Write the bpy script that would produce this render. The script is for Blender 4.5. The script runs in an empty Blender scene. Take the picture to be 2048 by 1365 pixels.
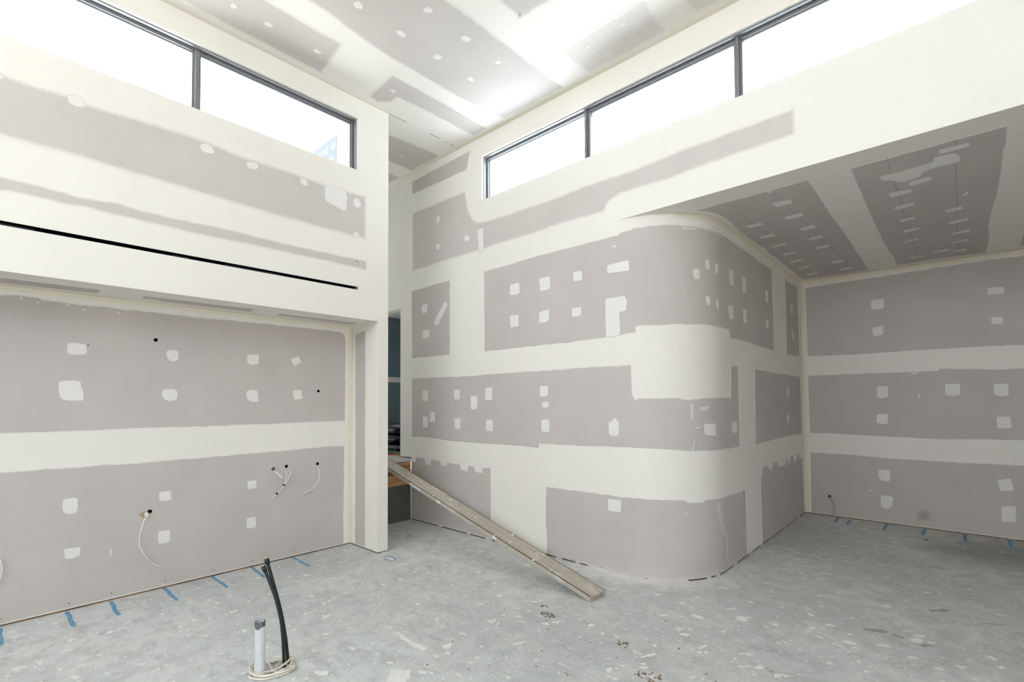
import bpy, bmesh, math, random
from mathutils import Vector, Matrix, noise
from mathutils.geometry import tessellate_polygon
random.seed(7)
SC = bpy.context.scene
COL = SC.collection
PI = math.pi

# ------------------------------------------------------------------ camera, sky, exposure
cam_data = bpy.data.cameras.new('camera')
cam = bpy.data.objects.new('camera', cam_data)
COL.objects.link(cam)
cam_data.sensor_fit = 'HORIZONTAL'
cam_data.sensor_width = 36.0
cam_data.lens = 36.0 * 975.84 / 2048.0
cam_data.shift_y = 94.2 / 2048.0
cam_data.clip_start = 0.05
YAW, PITCH, ROLL = -0.740642553, 0.0263191308, -0.00455395
fwd = Vector((math.sin(YAW) * math.cos(PITCH), math.cos(YAW) * math.cos(PITCH), math.sin(PITCH)))
rgt = Vector((math.cos(YAW), -math.sin(YAW), 0.0))
up = rgt.cross(fwd)
r2 = rgt * math.cos(ROLL) + up * math.sin(ROLL)
u2 = up * math.cos(ROLL) - rgt * math.sin(ROLL)
cam.matrix_world = Matrix(((r2.x, u2.x, -fwd.x, 0), (r2.y, u2.y, -fwd.y, 0), (r2.z, u2.z, -fwd.z, 1.5), (0, 0, 0, 1)))
SC.camera = cam

world = bpy.data.worlds.new('overcast_sky')
SC.world = world
world.use_nodes = True
wn = world.node_tree
wn.nodes.clear()
w_out = wn.nodes.new('ShaderNodeOutputWorld')
w_bg = wn.nodes.new('ShaderNodeBackground')
w_bg.inputs['Color'].default_value = (0.87, 0.94, 1.0, 1)
w_bg.inputs['Strength'].default_value = 1.0
wn.links.new(w_bg.outputs[0], w_out.inputs[0])

sun_d = bpy.data.lights.new('hazy_sun', 'SUN')
sun_d.energy = 3.0; sun_d.angle = math.radians(12); sun_d.color = (1.0, 0.985, 0.965)
sun = bpy.data.objects.new('hazy_sun', sun_d)
COL.objects.link(sun)
sun.rotation_euler = Vector((-0.36, 0.03, -0.93)).to_track_quat('-Z', 'Y').to_euler()

SC.view_settings.view_transform = 'Standard'
SC.view_settings.look = 'None'
SC.view_settings.gamma = 1.0
SC.view_settings.use_curve_mapping = False
SC.view_settings.exposure = 3.38
SC.cycles.max_bounces = 16
SC.cycles.diffuse_bounces = 10
SC.cycles.transparent_max_bounces = 12

def portal(loc, rot, sx, sy):                        # guides sampling of the sky through an opening in the shell; gives off no light of its own
    d = bpy.data.lights.new('daylight_portal', 'AREA')
    d.shape = 'RECTANGLE'; d.size = sx; d.size_y = sy
    d.cycles.is_portal = True
    o = bpy.data.objects.new('daylight_portal', d)
    o.location = loc; o.rotation_euler = rot
    COL.objects.link(o)
portal((-4.42, -0.28, 4.0), (0, -PI / 2, 0), 0.52, 5.46)      # clerestory in the left wall
portal((-1.0, 3.88, 3.99), (-PI / 2, 0, 0), 5.76, 0.50)       # clerestory in the centre wall
portal((-2.3, -3.25, 3.6), (PI / 2, 0, 0), 5.0, 1.4)       # unseen high opening behind the viewpoint, added to light the centre wall

portal((4.0, -1.4, 1.2), (0, PI / 2, 0), 2.4, 2.8)            # unseen opening right of the viewpoint, added to light the side wall

# ------------------------------------------------------------------ planes of the room, in metres
XU, XA, YB, YK, XS, RC = -4.2528, -4.770, 3.7455, 7.416, -1.5255, 0.675
XT, YT = XS - RC, YB + RC
ZC, ZD, ZE, YJ, YP = 4.4505, 3.075, 2.301, 2.6783, 2.793
SEND = XT + RC * PI / 2 + (YK - YT)
XR, YF = 3.9, -3.2

def m_BC(u, v, d):
    if u <= XT: return (u, YB - d, v)
    th = (u - XT) / RC
    if th <= PI / 2: return (XT + (RC + d) * math.sin(th), YT - (RC + d) * math.cos(th), v)
    return (XS + d, YT + u - XT - RC * PI / 2, v)
MAP = {
    'U': lambda u, v, d: (XU + d, u, v), 'A': lambda u, v, d: (XA + d, u, v), 'J': lambda u, v, d: (u, YJ - d, v),
    'E': lambda u, v, d: (u, v, ZE - d), 'BF': lambda u, v, d: (u, YB - d, v), 'K': lambda u, v, d: (u, YK - d, v),
    'C': lambda u, v, d: (u, v, ZC - d), 'D': lambda u, v, d: (u, v, ZD - d), 'BC': m_BC,
    'F': lambda u, v, d: (u, v, d), 'H': lambda u, v, d: (u, 2.625 - d, v),
}

# ------------------------------------------------------------------ materials
def mat(name):
    m = bpy.data.materials.new(name); m.use_nodes = True
    nt = m.node_tree; b = nt.nodes['Principled BSDF']
    return m, nt, b
def N(nt, kind, **kw):
    n = nt.nodes.new(kind)
    for k, v in kw.items():
        if k in n.inputs: n.inputs[k].default_value = v
        else: setattr(n, k, v)
    return n
def L(nt, a, b): nt.links.new(a, b)
def mixc(nt, fac, a, b, blend='MIX'):
    n = nt.nodes.new('ShaderNodeMix'); n.data_type = 'RGBA'; n.blend_type = blend
    for sock, val in ((n.inputs[0], fac), (n.inputs[6], a), (n.inputs[7], b)):
        if isinstance(val, bpy.types.NodeSocket): L(nt, val, sock)
        elif isinstance(val, tuple): sock.default_value = (*val, 1) if len(val) == 3 else val
        else: sock.default_value = val
    return n.outputs[2]
def ramp(nt, fac, a, b):
    n = nt.nodes.new('ShaderNodeMapRange'); n.interpolation_type = 'SMOOTHSTEP'
    n.inputs[1].default_value = a; n.inputs[2].default_value = b
    L(nt, fac, n.inputs[0]); return n.outputs[0]
def math_(nt, op, a, b=0.0):
    n = nt.nodes.new('ShaderNodeMath'); n.operation = op
    for s, v in ((n.inputs[0], a), (n.inputs[1], b)):
        if isinstance(v, bpy.types.NodeSocket): L(nt, v, s)
        else: s.default_value = v
    return n.outputs[0]
def geo_pos(nt): return nt.nodes.new('ShaderNodeNewGeometry').outputs['Position']
def noise_(nt, vec, scale, detail=3.0, rough=0.55, dist=0.0):
    n = N(nt, 'ShaderNodeTexNoise', Scale=scale, Detail=detail, Roughness=rough, Distortion=dist)
    L(nt, vec, n.inputs['Vector']); return n.outputs['Fac']
def scaled(nt, vec, s, rot=(0, 0, 0)):
    n = nt.nodes.new('ShaderNodeMapping'); n.inputs['Scale'].default_value = s; n.inputs['Rotation'].default_value = rot
    L(nt, vec, n.inputs['Vector']); return n.outputs[0]

COMP = (0.81, 0.785, 0.73)
BOARD = (0.545, 0.507, 0.482)
FILM = (0.66, 0.655, 0.64)
def compound_colour(nt, p, base=COMP):
    n1 = noise_(nt, p, 1.7, 4)
    c = mixc(nt, ramp(nt, n1, 0.3, 0.7), tuple(x * 0.965 for x in base), base)
    return mixc(nt, ramp(nt, noise_(nt, p, 60, 2), 0.25, 0.75), tuple(x * 0.985 for x in base), c)
def board_colour(nt, p):
    n1 = noise_(nt, p, 2.3, 5)
    c = mixc(nt, ramp(nt, n1, 0.25, 0.75), tuple(x * 0.955 for x in BOARD), tuple(x * 1.03 for x in BOARD))
    fine = noise_(nt, p, 260, 2)
    c = mixc(nt, math_(nt, 'MULTIPLY', ramp(nt, fine, 0.3, 0.7), 0.10), c, (0.36, 0.335, 0.32))
    sc = noise_(nt, scaled(nt, p, (9, 9, 5)), 3.0, 6, 0.65, 1.2)          # pale rubbed marks
    return mixc(nt, math_(nt, 'MULTIPLY', ramp(nt, sc, 0.66, 0.80), 0.35), c, (0.62, 0.60, 0.575))
def make_plaster():
    m, nt, b = mat('joint_compound'); p = geo_pos(nt)
    L(nt, compound_colour(nt, p), b.inputs['Base Color']); b.inputs['Roughness'].default_value = 0.85
    b.inputs['Specular IOR Level'].default_value = 0.25
    return m
def make_faded(name, inner):
    """colour runs from what lies around it (feather 0) to the piece's own colour (feather 1) with a torn edge"""
    m, nt, b = mat(name); p = geo_pos(nt)
    at = nt.nodes.new('ShaderNodeAttribute'); at.attribute_name = 'feather'
    a = math_(nt, 'ADD', at.outputs['Fac'], math_(nt, 'MULTIPLY', math_(nt, 'SUBTRACT', noise_(nt, p, 55, 4, 0.6), 0.5), 0.7))
    comp, brd = compound_colour(nt, p), board_colour(nt, p)
    if inner == 'board':
        film = mixc(nt, ramp(nt, a, 0.05, 0.40), comp, FILM)
        col = mixc(nt, ramp(nt, a, 0.42, 0.72), film, brd)
    elif inner == 'sanded_lit':                                         # rubbed-down boards with a long soft edge; paler to imitate brighter light up high
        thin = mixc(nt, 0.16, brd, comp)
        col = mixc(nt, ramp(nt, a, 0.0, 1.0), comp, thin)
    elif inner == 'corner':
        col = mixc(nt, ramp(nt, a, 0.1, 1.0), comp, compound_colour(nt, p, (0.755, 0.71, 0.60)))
    else:
        comp2 = compound_colour(nt, p, (0.775, 0.765, 0.725))
        col = mixc(nt, ramp(nt, a, 0.15, 0.85), mixc(nt, 0.2, brd, comp), comp2)
    L(nt, col, b.inputs['Base Color']); b.inputs['Roughness'].default_value = 0.88
    b.inputs['Specular IOR Level'].default_value = 0.2
    return m
M = {}
M['plaster'] = make_plaster()
M['board'] = make_faded('plasterboard_paper', 'board')
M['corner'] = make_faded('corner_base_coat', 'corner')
M['sanded_lit'] = make_faded('sanded_lit_board', 'sanded_lit')
M['filler'] = make_faded('filler_compound', 'filler')
def plain(name, col, rough=0.6, metal=0.0, var=0.12, scale=14.0, spec=0.5, bump=0.0):
    m, nt, b = mat(name); tc = nt.nodes.new('ShaderNodeTexCoord').outputs['Object']
    n = noise_(nt, tc, scale, 5)
    c = mixc(nt, ramp(nt, n, 0.3, 0.7), tuple(x * (1 - var) for x in col), tuple(min(1, x * (1 + var)) for x in col))
    L(nt, c, b.inputs['Base Color']); b.inputs['Roughness'].default_value = rough; b.inputs['Metallic'].default_value = metal
    b.inputs['Specular IOR Level'].default_value = spec
    if bump:
        bp = N(nt, 'ShaderNodeBump', Strength=bump, Distance=0.01); L(nt, n, bp.inputs['Height']); L(nt, bp.outputs[0], b.inputs['Normal'])
    return m
M['frame'] = plain('powder_coated_aluminium', (0.21, 0.215, 0.225), 0.45, 0.3, 0.05)
M['black'] = plain('black_recess', (0.004, 0.004, 0.005), 0.7, 0, 0.1, spec=0.1)
M['rail'] = plain('dark_rail', (0.012, 0.013, 0.016), 0.6, 0, 0.1, spec=0.2)
M['poly'] = plain('black_polyethylene', (0.006, 0.010, 0.011), 0.38, 0, 0.3)
M['brass'] = plain('pale_brass', (0.62, 0.50, 0.26), 0.4, 0.4, 0.15)
M['pvc'] = plain('white_pvc', (0.62, 0.645, 0.66), 0.35, 0, 0.04)
M['cable'] = plain('white_cable_sheath', (0.74, 0.71, 0.68), 0.45, 0, 0.04)
M['coil'] = plain('cream_cable_sheath', (0.70, 0.655, 0.58), 0.5, 0, 0.08)
M['tie'] = plain('yellow_tie', (0.62, 0.52, 0.10), 0.5)
M['redwire'] = plain('red_wire', (0.45, 0.06, 0.04), 0.5)
M['torn'] = plain('torn_paper', (0.40, 0.29, 0.19), 0.9)
M['teal'] = plain('blue_green_wallboard', (0.075, 0.115, 0.135), 0.8, 0, 0.06, 3)
M['wrap'] = plain('white_building_wrap', (0.80, 0.82, 0.84), 0.6, 0, 0.03, 2)
M['sign'] = plain('blue_banner_cloth', (0.034, 0.042, 0.048), 0.6, 0, 0.05)
M['white'] = plain('white_print', (0.82, 0.83, 0.84), 0.6, 0, 0.02)
M['bag'] = plain('black_plastic_film', (0.005, 0.006, 0.007), 0.42, 0, 0.2)
M['green'] = plain('green_plastic', (0.10, 0.26, 0.19), 0.4)
M['orange'] = plain('orange_red_cord', (0.55, 0.13, 0.06), 0.5)
M['unseen_dark'] = plain('dark_unseen_wall', (0.22, 0.17, 0.13), 0.9, 0, 0.1, 3)  # dark brown given to the unseen walls to cut bounced light
M['roof'] = plain('pale_roof_sheet', (0.66, 0.71, 0.76), 0.5, 0, 0.03, 2)
M['ground'] = plain('pale_ground', (0.46, 0.45, 0.43), 0.95, 0, 0.15, 1.5)
M['toe'] = plain('dusty_compound', (0.60, 0.56, 0.52), 0.9, 0, 0.1, 20)
M['pencil'] = plain('pencil_mark', (0.27, 0.245, 0.225), 0.9)
M['scuff'] = plain('dark_scuff', (0.32, 0.33, 0.33), 0.9, 0, 0.3, 60)
M['chip'] = plain('dried_plaster', (0.74, 0.735, 0.715), 0.9, 0, 0.08, 20)
M['mud'] = plain('dried_mud', (0.20, 0.13, 0.085), 0.95, 0, 0.3, 40)
M['edge'] = plain('dark_edge_strip', (0.035, 0.028, 0.023), 0.7, 0, 0.3, 30)
def make_chalk():
    m, nt, b = mat('blue_chalk'); p = geo_pos(nt)
    L(nt, mixc(nt, ramp(nt, noise_(nt, p, 70, 4, 0.7), 0.42, 0.62), (0.05, 0.25, 0.48), (0.30, 0.40, 0.46)), b.inputs['Base Color'])
    b.inputs['Roughness'].default_value = 0.95
    return m
M['chalk'] = make_chalk()
def make_timber(name, dark, light, axis, rough=0.85):
    m, nt, b = mat(name); tc = nt.nodes.new('ShaderNodeTexCoord').outputs['Object']
    s = [26.0, 26.0, 26.0]; s[axis] = 1.6
    g = noise_(nt, scaled(nt, tc, tuple(s)), 1.0, 6, 0.6, 0.6)
    c = mixc(nt, ramp(nt, g, 0.35, 0.65), dark, light)
    k = noise_(nt, tc, 9.0, 3)
    c = mixc(nt, math_(nt, 'MULTIPLY', ramp(nt, k, 0.68, 0.76), 0.8), c, tuple(x * 0.25 for x in dark))
    L(nt, c, b.inputs['Base Color']); b.inputs['Roughness'].default_value = rough
    return m
M['pine'] = make_timber('rough_pine', (0.22, 0.105, 0.05), (0.50, 0.27, 0.12), 1)
M['plate'] = make_timber('treated_pine', (0.16, 0.085, 0.045), (0.40, 0.23, 0.12), 1)
M['darkplate'] = make_timber('dark_plate', (0.03, 0.024, 0.02), (0.09, 0.07, 0.055), 0)
def make_plank():
    m, nt, b = mat('weathered_scaffold_timber'); tc = nt.nodes.new('ShaderNodeTexCoord').outputs['Object']
    g = noise_(nt, scaled(nt, tc, (2.0, 45, 45)), 1.0, 6, 0.6, 0.5)
    c = mixc(nt, ramp(nt, g, 0.3, 0.7), (0.41, 0.36, 0.30), (0.50, 0.45, 0.385))
    d = noise_(nt, scaled(nt, tc, (5, 9, 9)), 1.0, 6, 0.65)
    c = mixc(nt, ramp(nt, d, 0.5, 0.72), c, (0.60, 0.56, 0.50))
    mud = noise_(nt, tc, 7.0, 6, 0.7)
    c = mixc(nt, math_(nt, 'MULTIPLY', ramp(nt, mud, 0.60, 0.72), 0.7), c, (0.30, 0.20, 0.135))
    sp = noise_(nt, tc, 48.0, 3, 0.6)
    c = mixc(nt, ramp(nt, sp, 0.69, 0.72), c, (0.66, 0.64, 0.59))
    pit = noise_(nt, tc, 110.0, 2, 0.5)
    c = mixc(nt, math_(nt, 'MULTIPLY', ramp(nt, pit, 0.60, 0.68), 0.7), c, (0.20, 0.15, 0.11))
    L(nt, c, b.inputs['Base Color']); b.inputs['Roughness'].default_value = 0.9
    bp = N(nt, 'ShaderNodeBump', Strength=0.4, Distance=0.003); L(nt, g, bp.inputs['Height']); L(nt, bp.outputs[0], b.inputs['Normal'])
    return m
M['plank'] = make_plank()
def make_concrete(name, base, dusty):
    m, nt, b = mat(name); p = geo_pos(nt)
    big = noise_(nt, p, 0.55, 4, 0.55)
    c = mixc(nt, ramp(nt, big, 0.32, 0.68), tuple(x * 0.86 for x in base), tuple(x * 1.08 for x in base))
    if dusty:
        mid = noise_(nt, p, 2.2, 6, 0.62, 0.4)
        c = mixc(nt, math_(nt, 'MULTIPLY', ramp(nt, mid, 0.48, 0.72), 0.75), c, (0.66, 0.655, 0.63))
        wear = noise_(nt, scaled(nt, p, (1.0, 3.0, 1.0), (0, 0, 0.7)), 3.4, 7, 0.68, 0.5)
        c = mixc(nt, math_(nt, 'MULTIPLY', ramp(nt, wear, 0.53, 0.70), 0.55), c, (0.33, 0.35, 0.355))
        blot = noise_(nt, p, 7.5, 8, 0.68, 0.3)
        c = mixc(nt, math_(nt, 'MULTIPLY', ramp(nt, blot, 0.40, 0.66), 0.55), c, (0.40, 0.415, 0.42))
        for ang, sd in ((0.35, 4.0), (-0.85, 9.0), (1.25, 2.0)):       # scrape marks
            sv = nt.nodes.new('ShaderNodeVectorMath'); sv.operation = 'ADD'; sv.inputs[1].default_value = (sd, sd * 3, 0); L(nt, p, sv.inputs[0])
            sn = noise_(nt, scaled(nt, sv.outputs[0], (2.6, 26.0, 1), (0, 0, ang)), 1.0, 7, 0.65, 1.2)
            c = mixc(nt, math_(nt, 'MULTIPLY', math_(nt, 'MULTIPLY', ramp(nt, sn, 0.64, 0.72), ramp(nt, big, 0.45, 0.6)), 0.45), c, (0.70, 0.695, 0.675))
            c = mixc(nt, math_(nt, 'MULTIPLY', math_(nt, 'MULTIPLY', ramp(nt, sn, 0.38, 0.30), ramp(nt, big, 0.55, 0.4)), 0.25), c, (0.30, 0.31, 0.31))
        grain = noise_(nt, p, 42.0, 5, 0.7)
        c = mixc(nt, math_(nt, 'MULTIPLY', ramp(nt, grain, 0.52, 0.72), 0.42), c, (0.38, 0.39, 0.39))
        sm = noise_(nt, scaled(nt, p, (2.4, 8.0, 1), (0, 0, -0.5)), 2.6, 5, 0.6, 0.8)
        c = mixc(nt, math_(nt, 'MULTIPLY', ramp(nt, sm, 0.60, 0.74), 0.55), c, (0.72, 0.715, 0.69))
        # trodden plaster spots of two sizes
        for sc, lo, hi, seed in ((9.0, 0.655, 0.685, 3.1), (24.0, 0.645, 0.675, 8.7), (60.0, 0.65, 0.69, 1.3)):
            pm = nt.nodes.new('ShaderNodeVectorMath'); pm.operation = 'ADD'; pm.inputs[1].default_value = (seed, seed * 2, 0)
            L(nt, p, pm.inputs[0])
            s = noise_(nt, scaled(nt, pm.outputs[0], (1.0, 1.5, 1), (0, 0, 0.6)), sc, 3, 0.5)
            c = mixc(nt, math_(nt, 'MULTIPLY', ramp(nt, s, lo, hi), 0.8), c, (0.80, 0.795, 0.77))
        # sanding dust that has fallen along the foot of the curved wall
        vd = nt.nodes.new('ShaderNodeVectorMath'); vd.operation = 'DISTANCE'; vd.inputs[1].default_value = (XT, YT, 0)
        L(nt, p, vd.inputs[0])
        dist = math_(nt, 'ADD', vd.outputs['Value'], math_(nt, 'MULTIPLY', noise_(nt, p, 3.5, 5, 0.65), 0.55))
        dm = nt.nodes.new('ShaderNodeMapRange'); dm.interpolation_type = 'SMOOTHSTEP'
        dm.inputs[1].default_value = 1.20; dm.inputs[2].default_value = 0.93; L(nt, dist, dm.inputs[0])
        c = mixc(nt, math_(nt, 'MULTIPLY', dm.outputs[0], 0.8), c, (0.76, 0.745, 0.72))
        # brown footprints of mud
        md = noise_(nt, p, 1.9, 3, 0.5)
        md2 = noise_(nt, p, 26.0, 4, 0.7)
        c = mixc(nt, math_(nt, 'MULTIPLY', math_(nt, 'MULTIPLY', ramp(nt, md, 0.60, 0.70), ramp(nt, md2, 0.55, 0.66)), 0.6), c, (0.34, 0.25, 0.19))
        # damp stain by the back wall
        v2 = nt.nodes.new('ShaderNodeVectorMath'); v2.operation = 'DISTANCE'; v2.inputs[1].default_value = (0.35, 6.75, 0)
        L(nt, scaled(nt, p, (1, 1, 1)), v2.inputs[0])
        ds = math_(nt, 'ADD', v2.outputs['Value'], math_(nt, 'MULTIPLY', noise_(nt, p, 3.0, 5, 0.65), 0.9))
        dd = nt.nodes.new('ShaderNodeMapRange'); dd.interpolation_type = 'SMOOTHSTEP'
        dd.inputs[1].default_value = 1.45; dd.inputs[2].default_value = 0.6; L(nt, ds, dd.inputs[0])
        c = mixc(nt, math_(nt, 'MULTIPLY', dd.outputs[0], 0.55), c, (0.13, 0.145, 0.135))
        bp = N(nt, 'ShaderNodeBump', Strength=0.25, Distance=0.004); L(nt, grain, bp.inputs['Height']); L(nt, bp.outputs[0], b.inputs['Normal'])
    L(nt, c, b.inputs['Base Color']); b.inputs['Roughness'].default_value = 0.8; b.inputs['Specular IOR Level'].default_value = 0.3
    return m
M['floor'] = make_concrete('dusty_concrete', (0.585, 0.605, 0.605), True)
M['upstand'] = make_concrete('dark_concrete', (0.085, 0.09, 0.08), False)
M['landing'] = make_concrete('landing_sheet', (0.50, 0.48, 0.46), False)
def make_glass():
    m, nt, b = mat('clear_glass')
    out = nt.nodes['Material Output']; nt.nodes.remove(b)
    t = nt.nodes.new('ShaderNodeBsdfTransparent'); t.inputs[0].default_value = (0.93, 0.95, 0.95, 1)
    g = nt.nodes.new('ShaderNodeBsdfGlossy'); g.inputs['Roughness'].default_value = 0.02
    f = nt.nodes.new('ShaderNodeFresnel'); f.inputs[0].default_value = 1.45
    mx = nt.nodes.new('ShaderNodeMixShader')
    L(nt, f.outputs[0], mx.inputs[0]); L(nt, t.outputs[0], mx.inputs[1]); L(nt, g.outputs[0], mx.inputs[2]); L(nt, mx.outputs[0], out.inputs[0])
    return m
M['glass'] = make_glass()
def make_damp():
    m, nt, b = mat('damp_board'); p = geo_pos(nt)
    at = nt.nodes.new('ShaderNodeAttribute'); at.attribute_name = 'feather'
    L(nt, mixc(nt, math_(nt, 'MULTIPLY', at.outputs['Fac'], 0.8), board_colour(nt, p), (0.33, 0.31, 0.30)), b.inputs['Base Color']); b.inputs['Roughness'].default_value = 0.9
    return m
M['damp'] = make_damp()

# ------------------------------------------------------------------ mesh helpers
def link(name, me, material, parent=None, kind=None, label=None, cat=None, group=None):
    o = bpy.data.objects.new(name, me); COL.objects.link(o)
    if material is not None: me.materials.append(material)
    if parent is not None: o.parent = parent
    if kind: o['kind'] = kind
    if label: o['label'] = label
    if cat: o['category'] = cat
    if group: o['group'] = group
    return o
def bm_obj(name, bm, material, parent=None, smooth=False, **kw):
    me = bpy.data.meshes.new(name)
    bmesh.ops.recalc_face_normals(bm, faces=bm.faces)
    if smooth:
        for f in bm.faces: f.smooth = True
    bm.to_mesh(me); bm.free()
    return link(name, me, material, parent, **kw)
def empty(name, loc=(0, 0, 0), **kw):
    o = bpy.data.objects.new(name, None); COL.objects.link(o); o.location = loc
    for k, v in kw.items(): o[k] = v
    return o
def add_box(bm, lo, hi):
    vs = [bm.verts.new((x, y, z)) for z in (lo[2], hi[2]) for x, y in ((lo[0], lo[1]), (hi[0], lo[1]), (hi[0], hi[1]), (lo[0], hi[1]))]
    for f in ((3, 2, 1, 0), (4, 5, 6, 7), (0, 1, 5, 4), (1, 2, 6, 5), (2, 3, 7, 6), (3, 0, 4, 7)): bm.faces.new([vs[i] for i in f])
def box(name, lo, hi, material, parent=None, bevel=0.0, **kw):
    bm = bmesh.new(); add_box(bm, lo, hi)
    if bevel: bmesh.ops.bevel(bm, geom=bm.edges[:], offset=bevel, segments=1, affect='EDGES')
    return bm_obj(name, bm, material, parent, **kw)
def add_tube(bm, pts, radii, sides=8, cap=True):
    pts = [Vector(p) for p in pts]
    if not hasattr(radii, '__len__'): radii = [radii] * len(pts)
    rings = []; prev = None
    for i, p in enumerate(pts):
        t = (pts[min(i + 1, len(pts) - 1)] - pts[max(i - 1, 0)]).normalized()
        if prev is None:
            a = Vector((0, 0, 1)) if abs(t.z) < 0.9 else Vector((1, 0, 0)); n = t.cross(a).normalized()
        else:
            n = (prev - t * prev.dot(t)).normalized()
        prev = n; b = t.cross(n)
        rings.append([bm.verts.new(p + (n * math.cos(2 * PI * k / sides) + b * math.sin(2 * PI * k / sides)) * radii[i]) for k in range(sides)])
    for r0, r1 in zip(rings, rings[1:]):
        for k in range(sides): bm.faces.new((r0[k], r0[(k + 1) % sides], r1[(k + 1) % sides], r1[k]))
    if cap:
        bm.faces.new(rings[0]); bm.faces.new(rings[-1][::-1])
def spline(pts, n=6):
    pts = [Vector(p) for p in pts]; P = [pts[0] * 2 - pts[1]] + pts + [pts[-1] * 2 - pts[-2]]; out = []
    for i in range(1, len(P) - 2):
        for k in range(n):
            t = k / n
            out.append(0.5 * ((2 * P[i]) + (P[i + 1] - P[i - 1]) * t + (2 * P[i - 1] - 5 * P[i] + 4 * P[i + 1] - P[i + 2]) * t * t + (3 * P[i] - P[i - 1] - 3 * P[i + 1] + P[i + 2]) * t ** 3))
    out.append(pts[-1]); return out
def tube(name, pts, radii, material, parent=None, sides=8, **kw):
    bm = bmesh.new(); add_tube(bm, pts, radii, sides); return bm_obj(name, bm, material, parent, smooth=True, **kw)

def area2(p): return sum(p[i - 1][0] * p[i][1] - p[i][0] * p[i - 1][1] for i in range(len(p)))
def circle(u, v, r, n=14): return [(u + r * math.cos(2 * PI * k / n), v + r * math.sin(2 * PI * k / n)) for k in range(n)]
def inside(p, poly):
    c = False
    for i in range(len(poly)):
        (x1, y1), (x2, y2) = poly[i], poly[i - 1]
        if (y1 > p[1]) != (y2 > p[1]) and p[0] < (x2 - x1) * (p[1] - y1) / (y2 - y1) + x1: c = not c
    return c
def resample(p, step, jit):
    out = []
    for i in range(len(p)):
        a, b = Vector(p[i]), Vector(p[(i + 1) % len(p)]); e = b - a; ln = e.length
        if ln < 1e-6: continue
        n = Vector((-e.y, e.x)) / ln; k = max(1, int(ln / step))
        flat = a.y < 0.03 and b.y < 0.03                                # the cut edge above the floor stays straight
        for q in range(k):
            j = 0 if flat or (q == 0 and a.y < 0.03) else random.uniform(-jit, jit)
            out.append(a + e * (q / k) + n * j)
    return out
def offset_in(p, d):
    n = len(p); out = []
    for i in range(n):
        a, b, c = p[i - 1], p[i], p[(i + 1) % n]
        e1 = (b - a).normalized(); e2 = (c - b).normalized()
        n1 = Vector((-e1.y, e1.x)); n2 = Vector((-e2.y, e2.x)); s = n1 + n2
        if s.length < 0.25: s = n1
        else: s = s / max(0.45, s.length_squared / 2)
        out.append(b + s * d)
    return out
def plate(name, poly, plane, material, parent=None, front=0.0012, depth=0.003, feather=0.0, amt=1.0, step=0.06, jit=0.0, holes=(), close=False, **kw):
    """a slab cut to an outline (u, v) on one of the room's planes, bent where the plane bends; vertices carry 'feather' from edge to middle"""
    if area2(poly) < 0: poly = poly[::-1]
    P = resample(poly, step, jit) if jit else [Vector(q) for q in poly]
    bm = bmesh.new(); lay = bm.verts.layers.float.new('feather')
    def V(q, d, f): v = bm.verts.new((q[0], q[1], d)); v[lay] = f; return v
    outer = [V(q, front, 0.0) for q in P]; n = len(P)
    if feather:
        I = offset_in(P, feather); inner = [V(q, front, amt) for q in I]
        for i in range(n): bm.faces.new((outer[i], outer[(i + 1) % n], inner[(i + 1) % n], inner[i]))
    else:
        I = P; inner = outer
    loops = [I] + [[Vector(q) for q in h] for h in holes]
    hv = [[V(q, front, amt) for q in h] for h in loops[1:]]
    allv = list(inner) + [v for h in hv for v in h]
    tris = tessellate_polygon([[Vector((q[0], q[1], 0)) for q in lp] for lp in loops])
    for t in tris:
        try: bm.faces.new([allv[i] for i in t])
        except ValueError: pass
    backs = []
    for ring in [outer] + hv:
        bk = [V(v.co, front - depth, v[lay]) for v in ring]; backs.append(bk)
        for i in range(len(ring)): bm.faces.new((ring[i], ring[(i + 1) % len(ring)], bk[(i + 1) % len(ring)], bk[i]))
    if close and not feather:
        ab = [v for b in backs for v in b]
        for t in tris:
            try: bm.faces.new([ab[i] for i in t][::-1])
            except ValueError: pass
    if plane == 'BC':
        us = [v.co.x for v in bm.verts]
        for k in range(0, 25):
            u = XT + RC * PI / 2 * k / 24
            if min(us) < u < max(us):
                bmesh.ops.bisect_plane(bm, geom=bm.verts[:] + bm.edges[:] + bm.faces[:], dist=1e-5, plane_co=(u, 0, 0), plane_no=(1, 0, 0))
    f = MAP[plane]
    for v in bm.verts: v.co = f(*v.co)
    return bm_obj(name, bm, material, parent, smooth=(plane == 'BC' and depth < 0.02), **kw)
def ridge(bm, pts, w, plane, front, h):                                # a thin strip along a line on a plane
    f = MAP[plane]; rows = []
    for i, p in enumerate(pts):
        a = Vector(pts[max(i - 1, 0)]); b = Vector(pts[min(i + 1, len(pts) - 1)]); t = (b - a).normalized(); nn = Vector((-t.y, t.x)) * w / 2
        q = Vector(p); rows.append([bm.verts.new(f(*(q + nn), front)), bm.verts.new(f(*(q + nn), front + h)), bm.verts.new(f(*(q - nn), front + h)), bm.verts.new(f(*(q - nn), front))])
    for r0, r1 in zip(rows, rows[1:]):
        for k in range(3): bm.faces.new((r0[k], r0[k + 1], r1[k + 1], r1[k]))
    bm.faces.new(rows[0]); bm.faces.new(rows[-1][::-1])
def strip(name, pts, w, plane, material, parent=None, front=0.0, h=0.001, **kw):
    bm = bmesh.new(); ridge(bm, pts, w, plane, front, h); return bm_obj(name, bm, material, parent, **kw)

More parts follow.
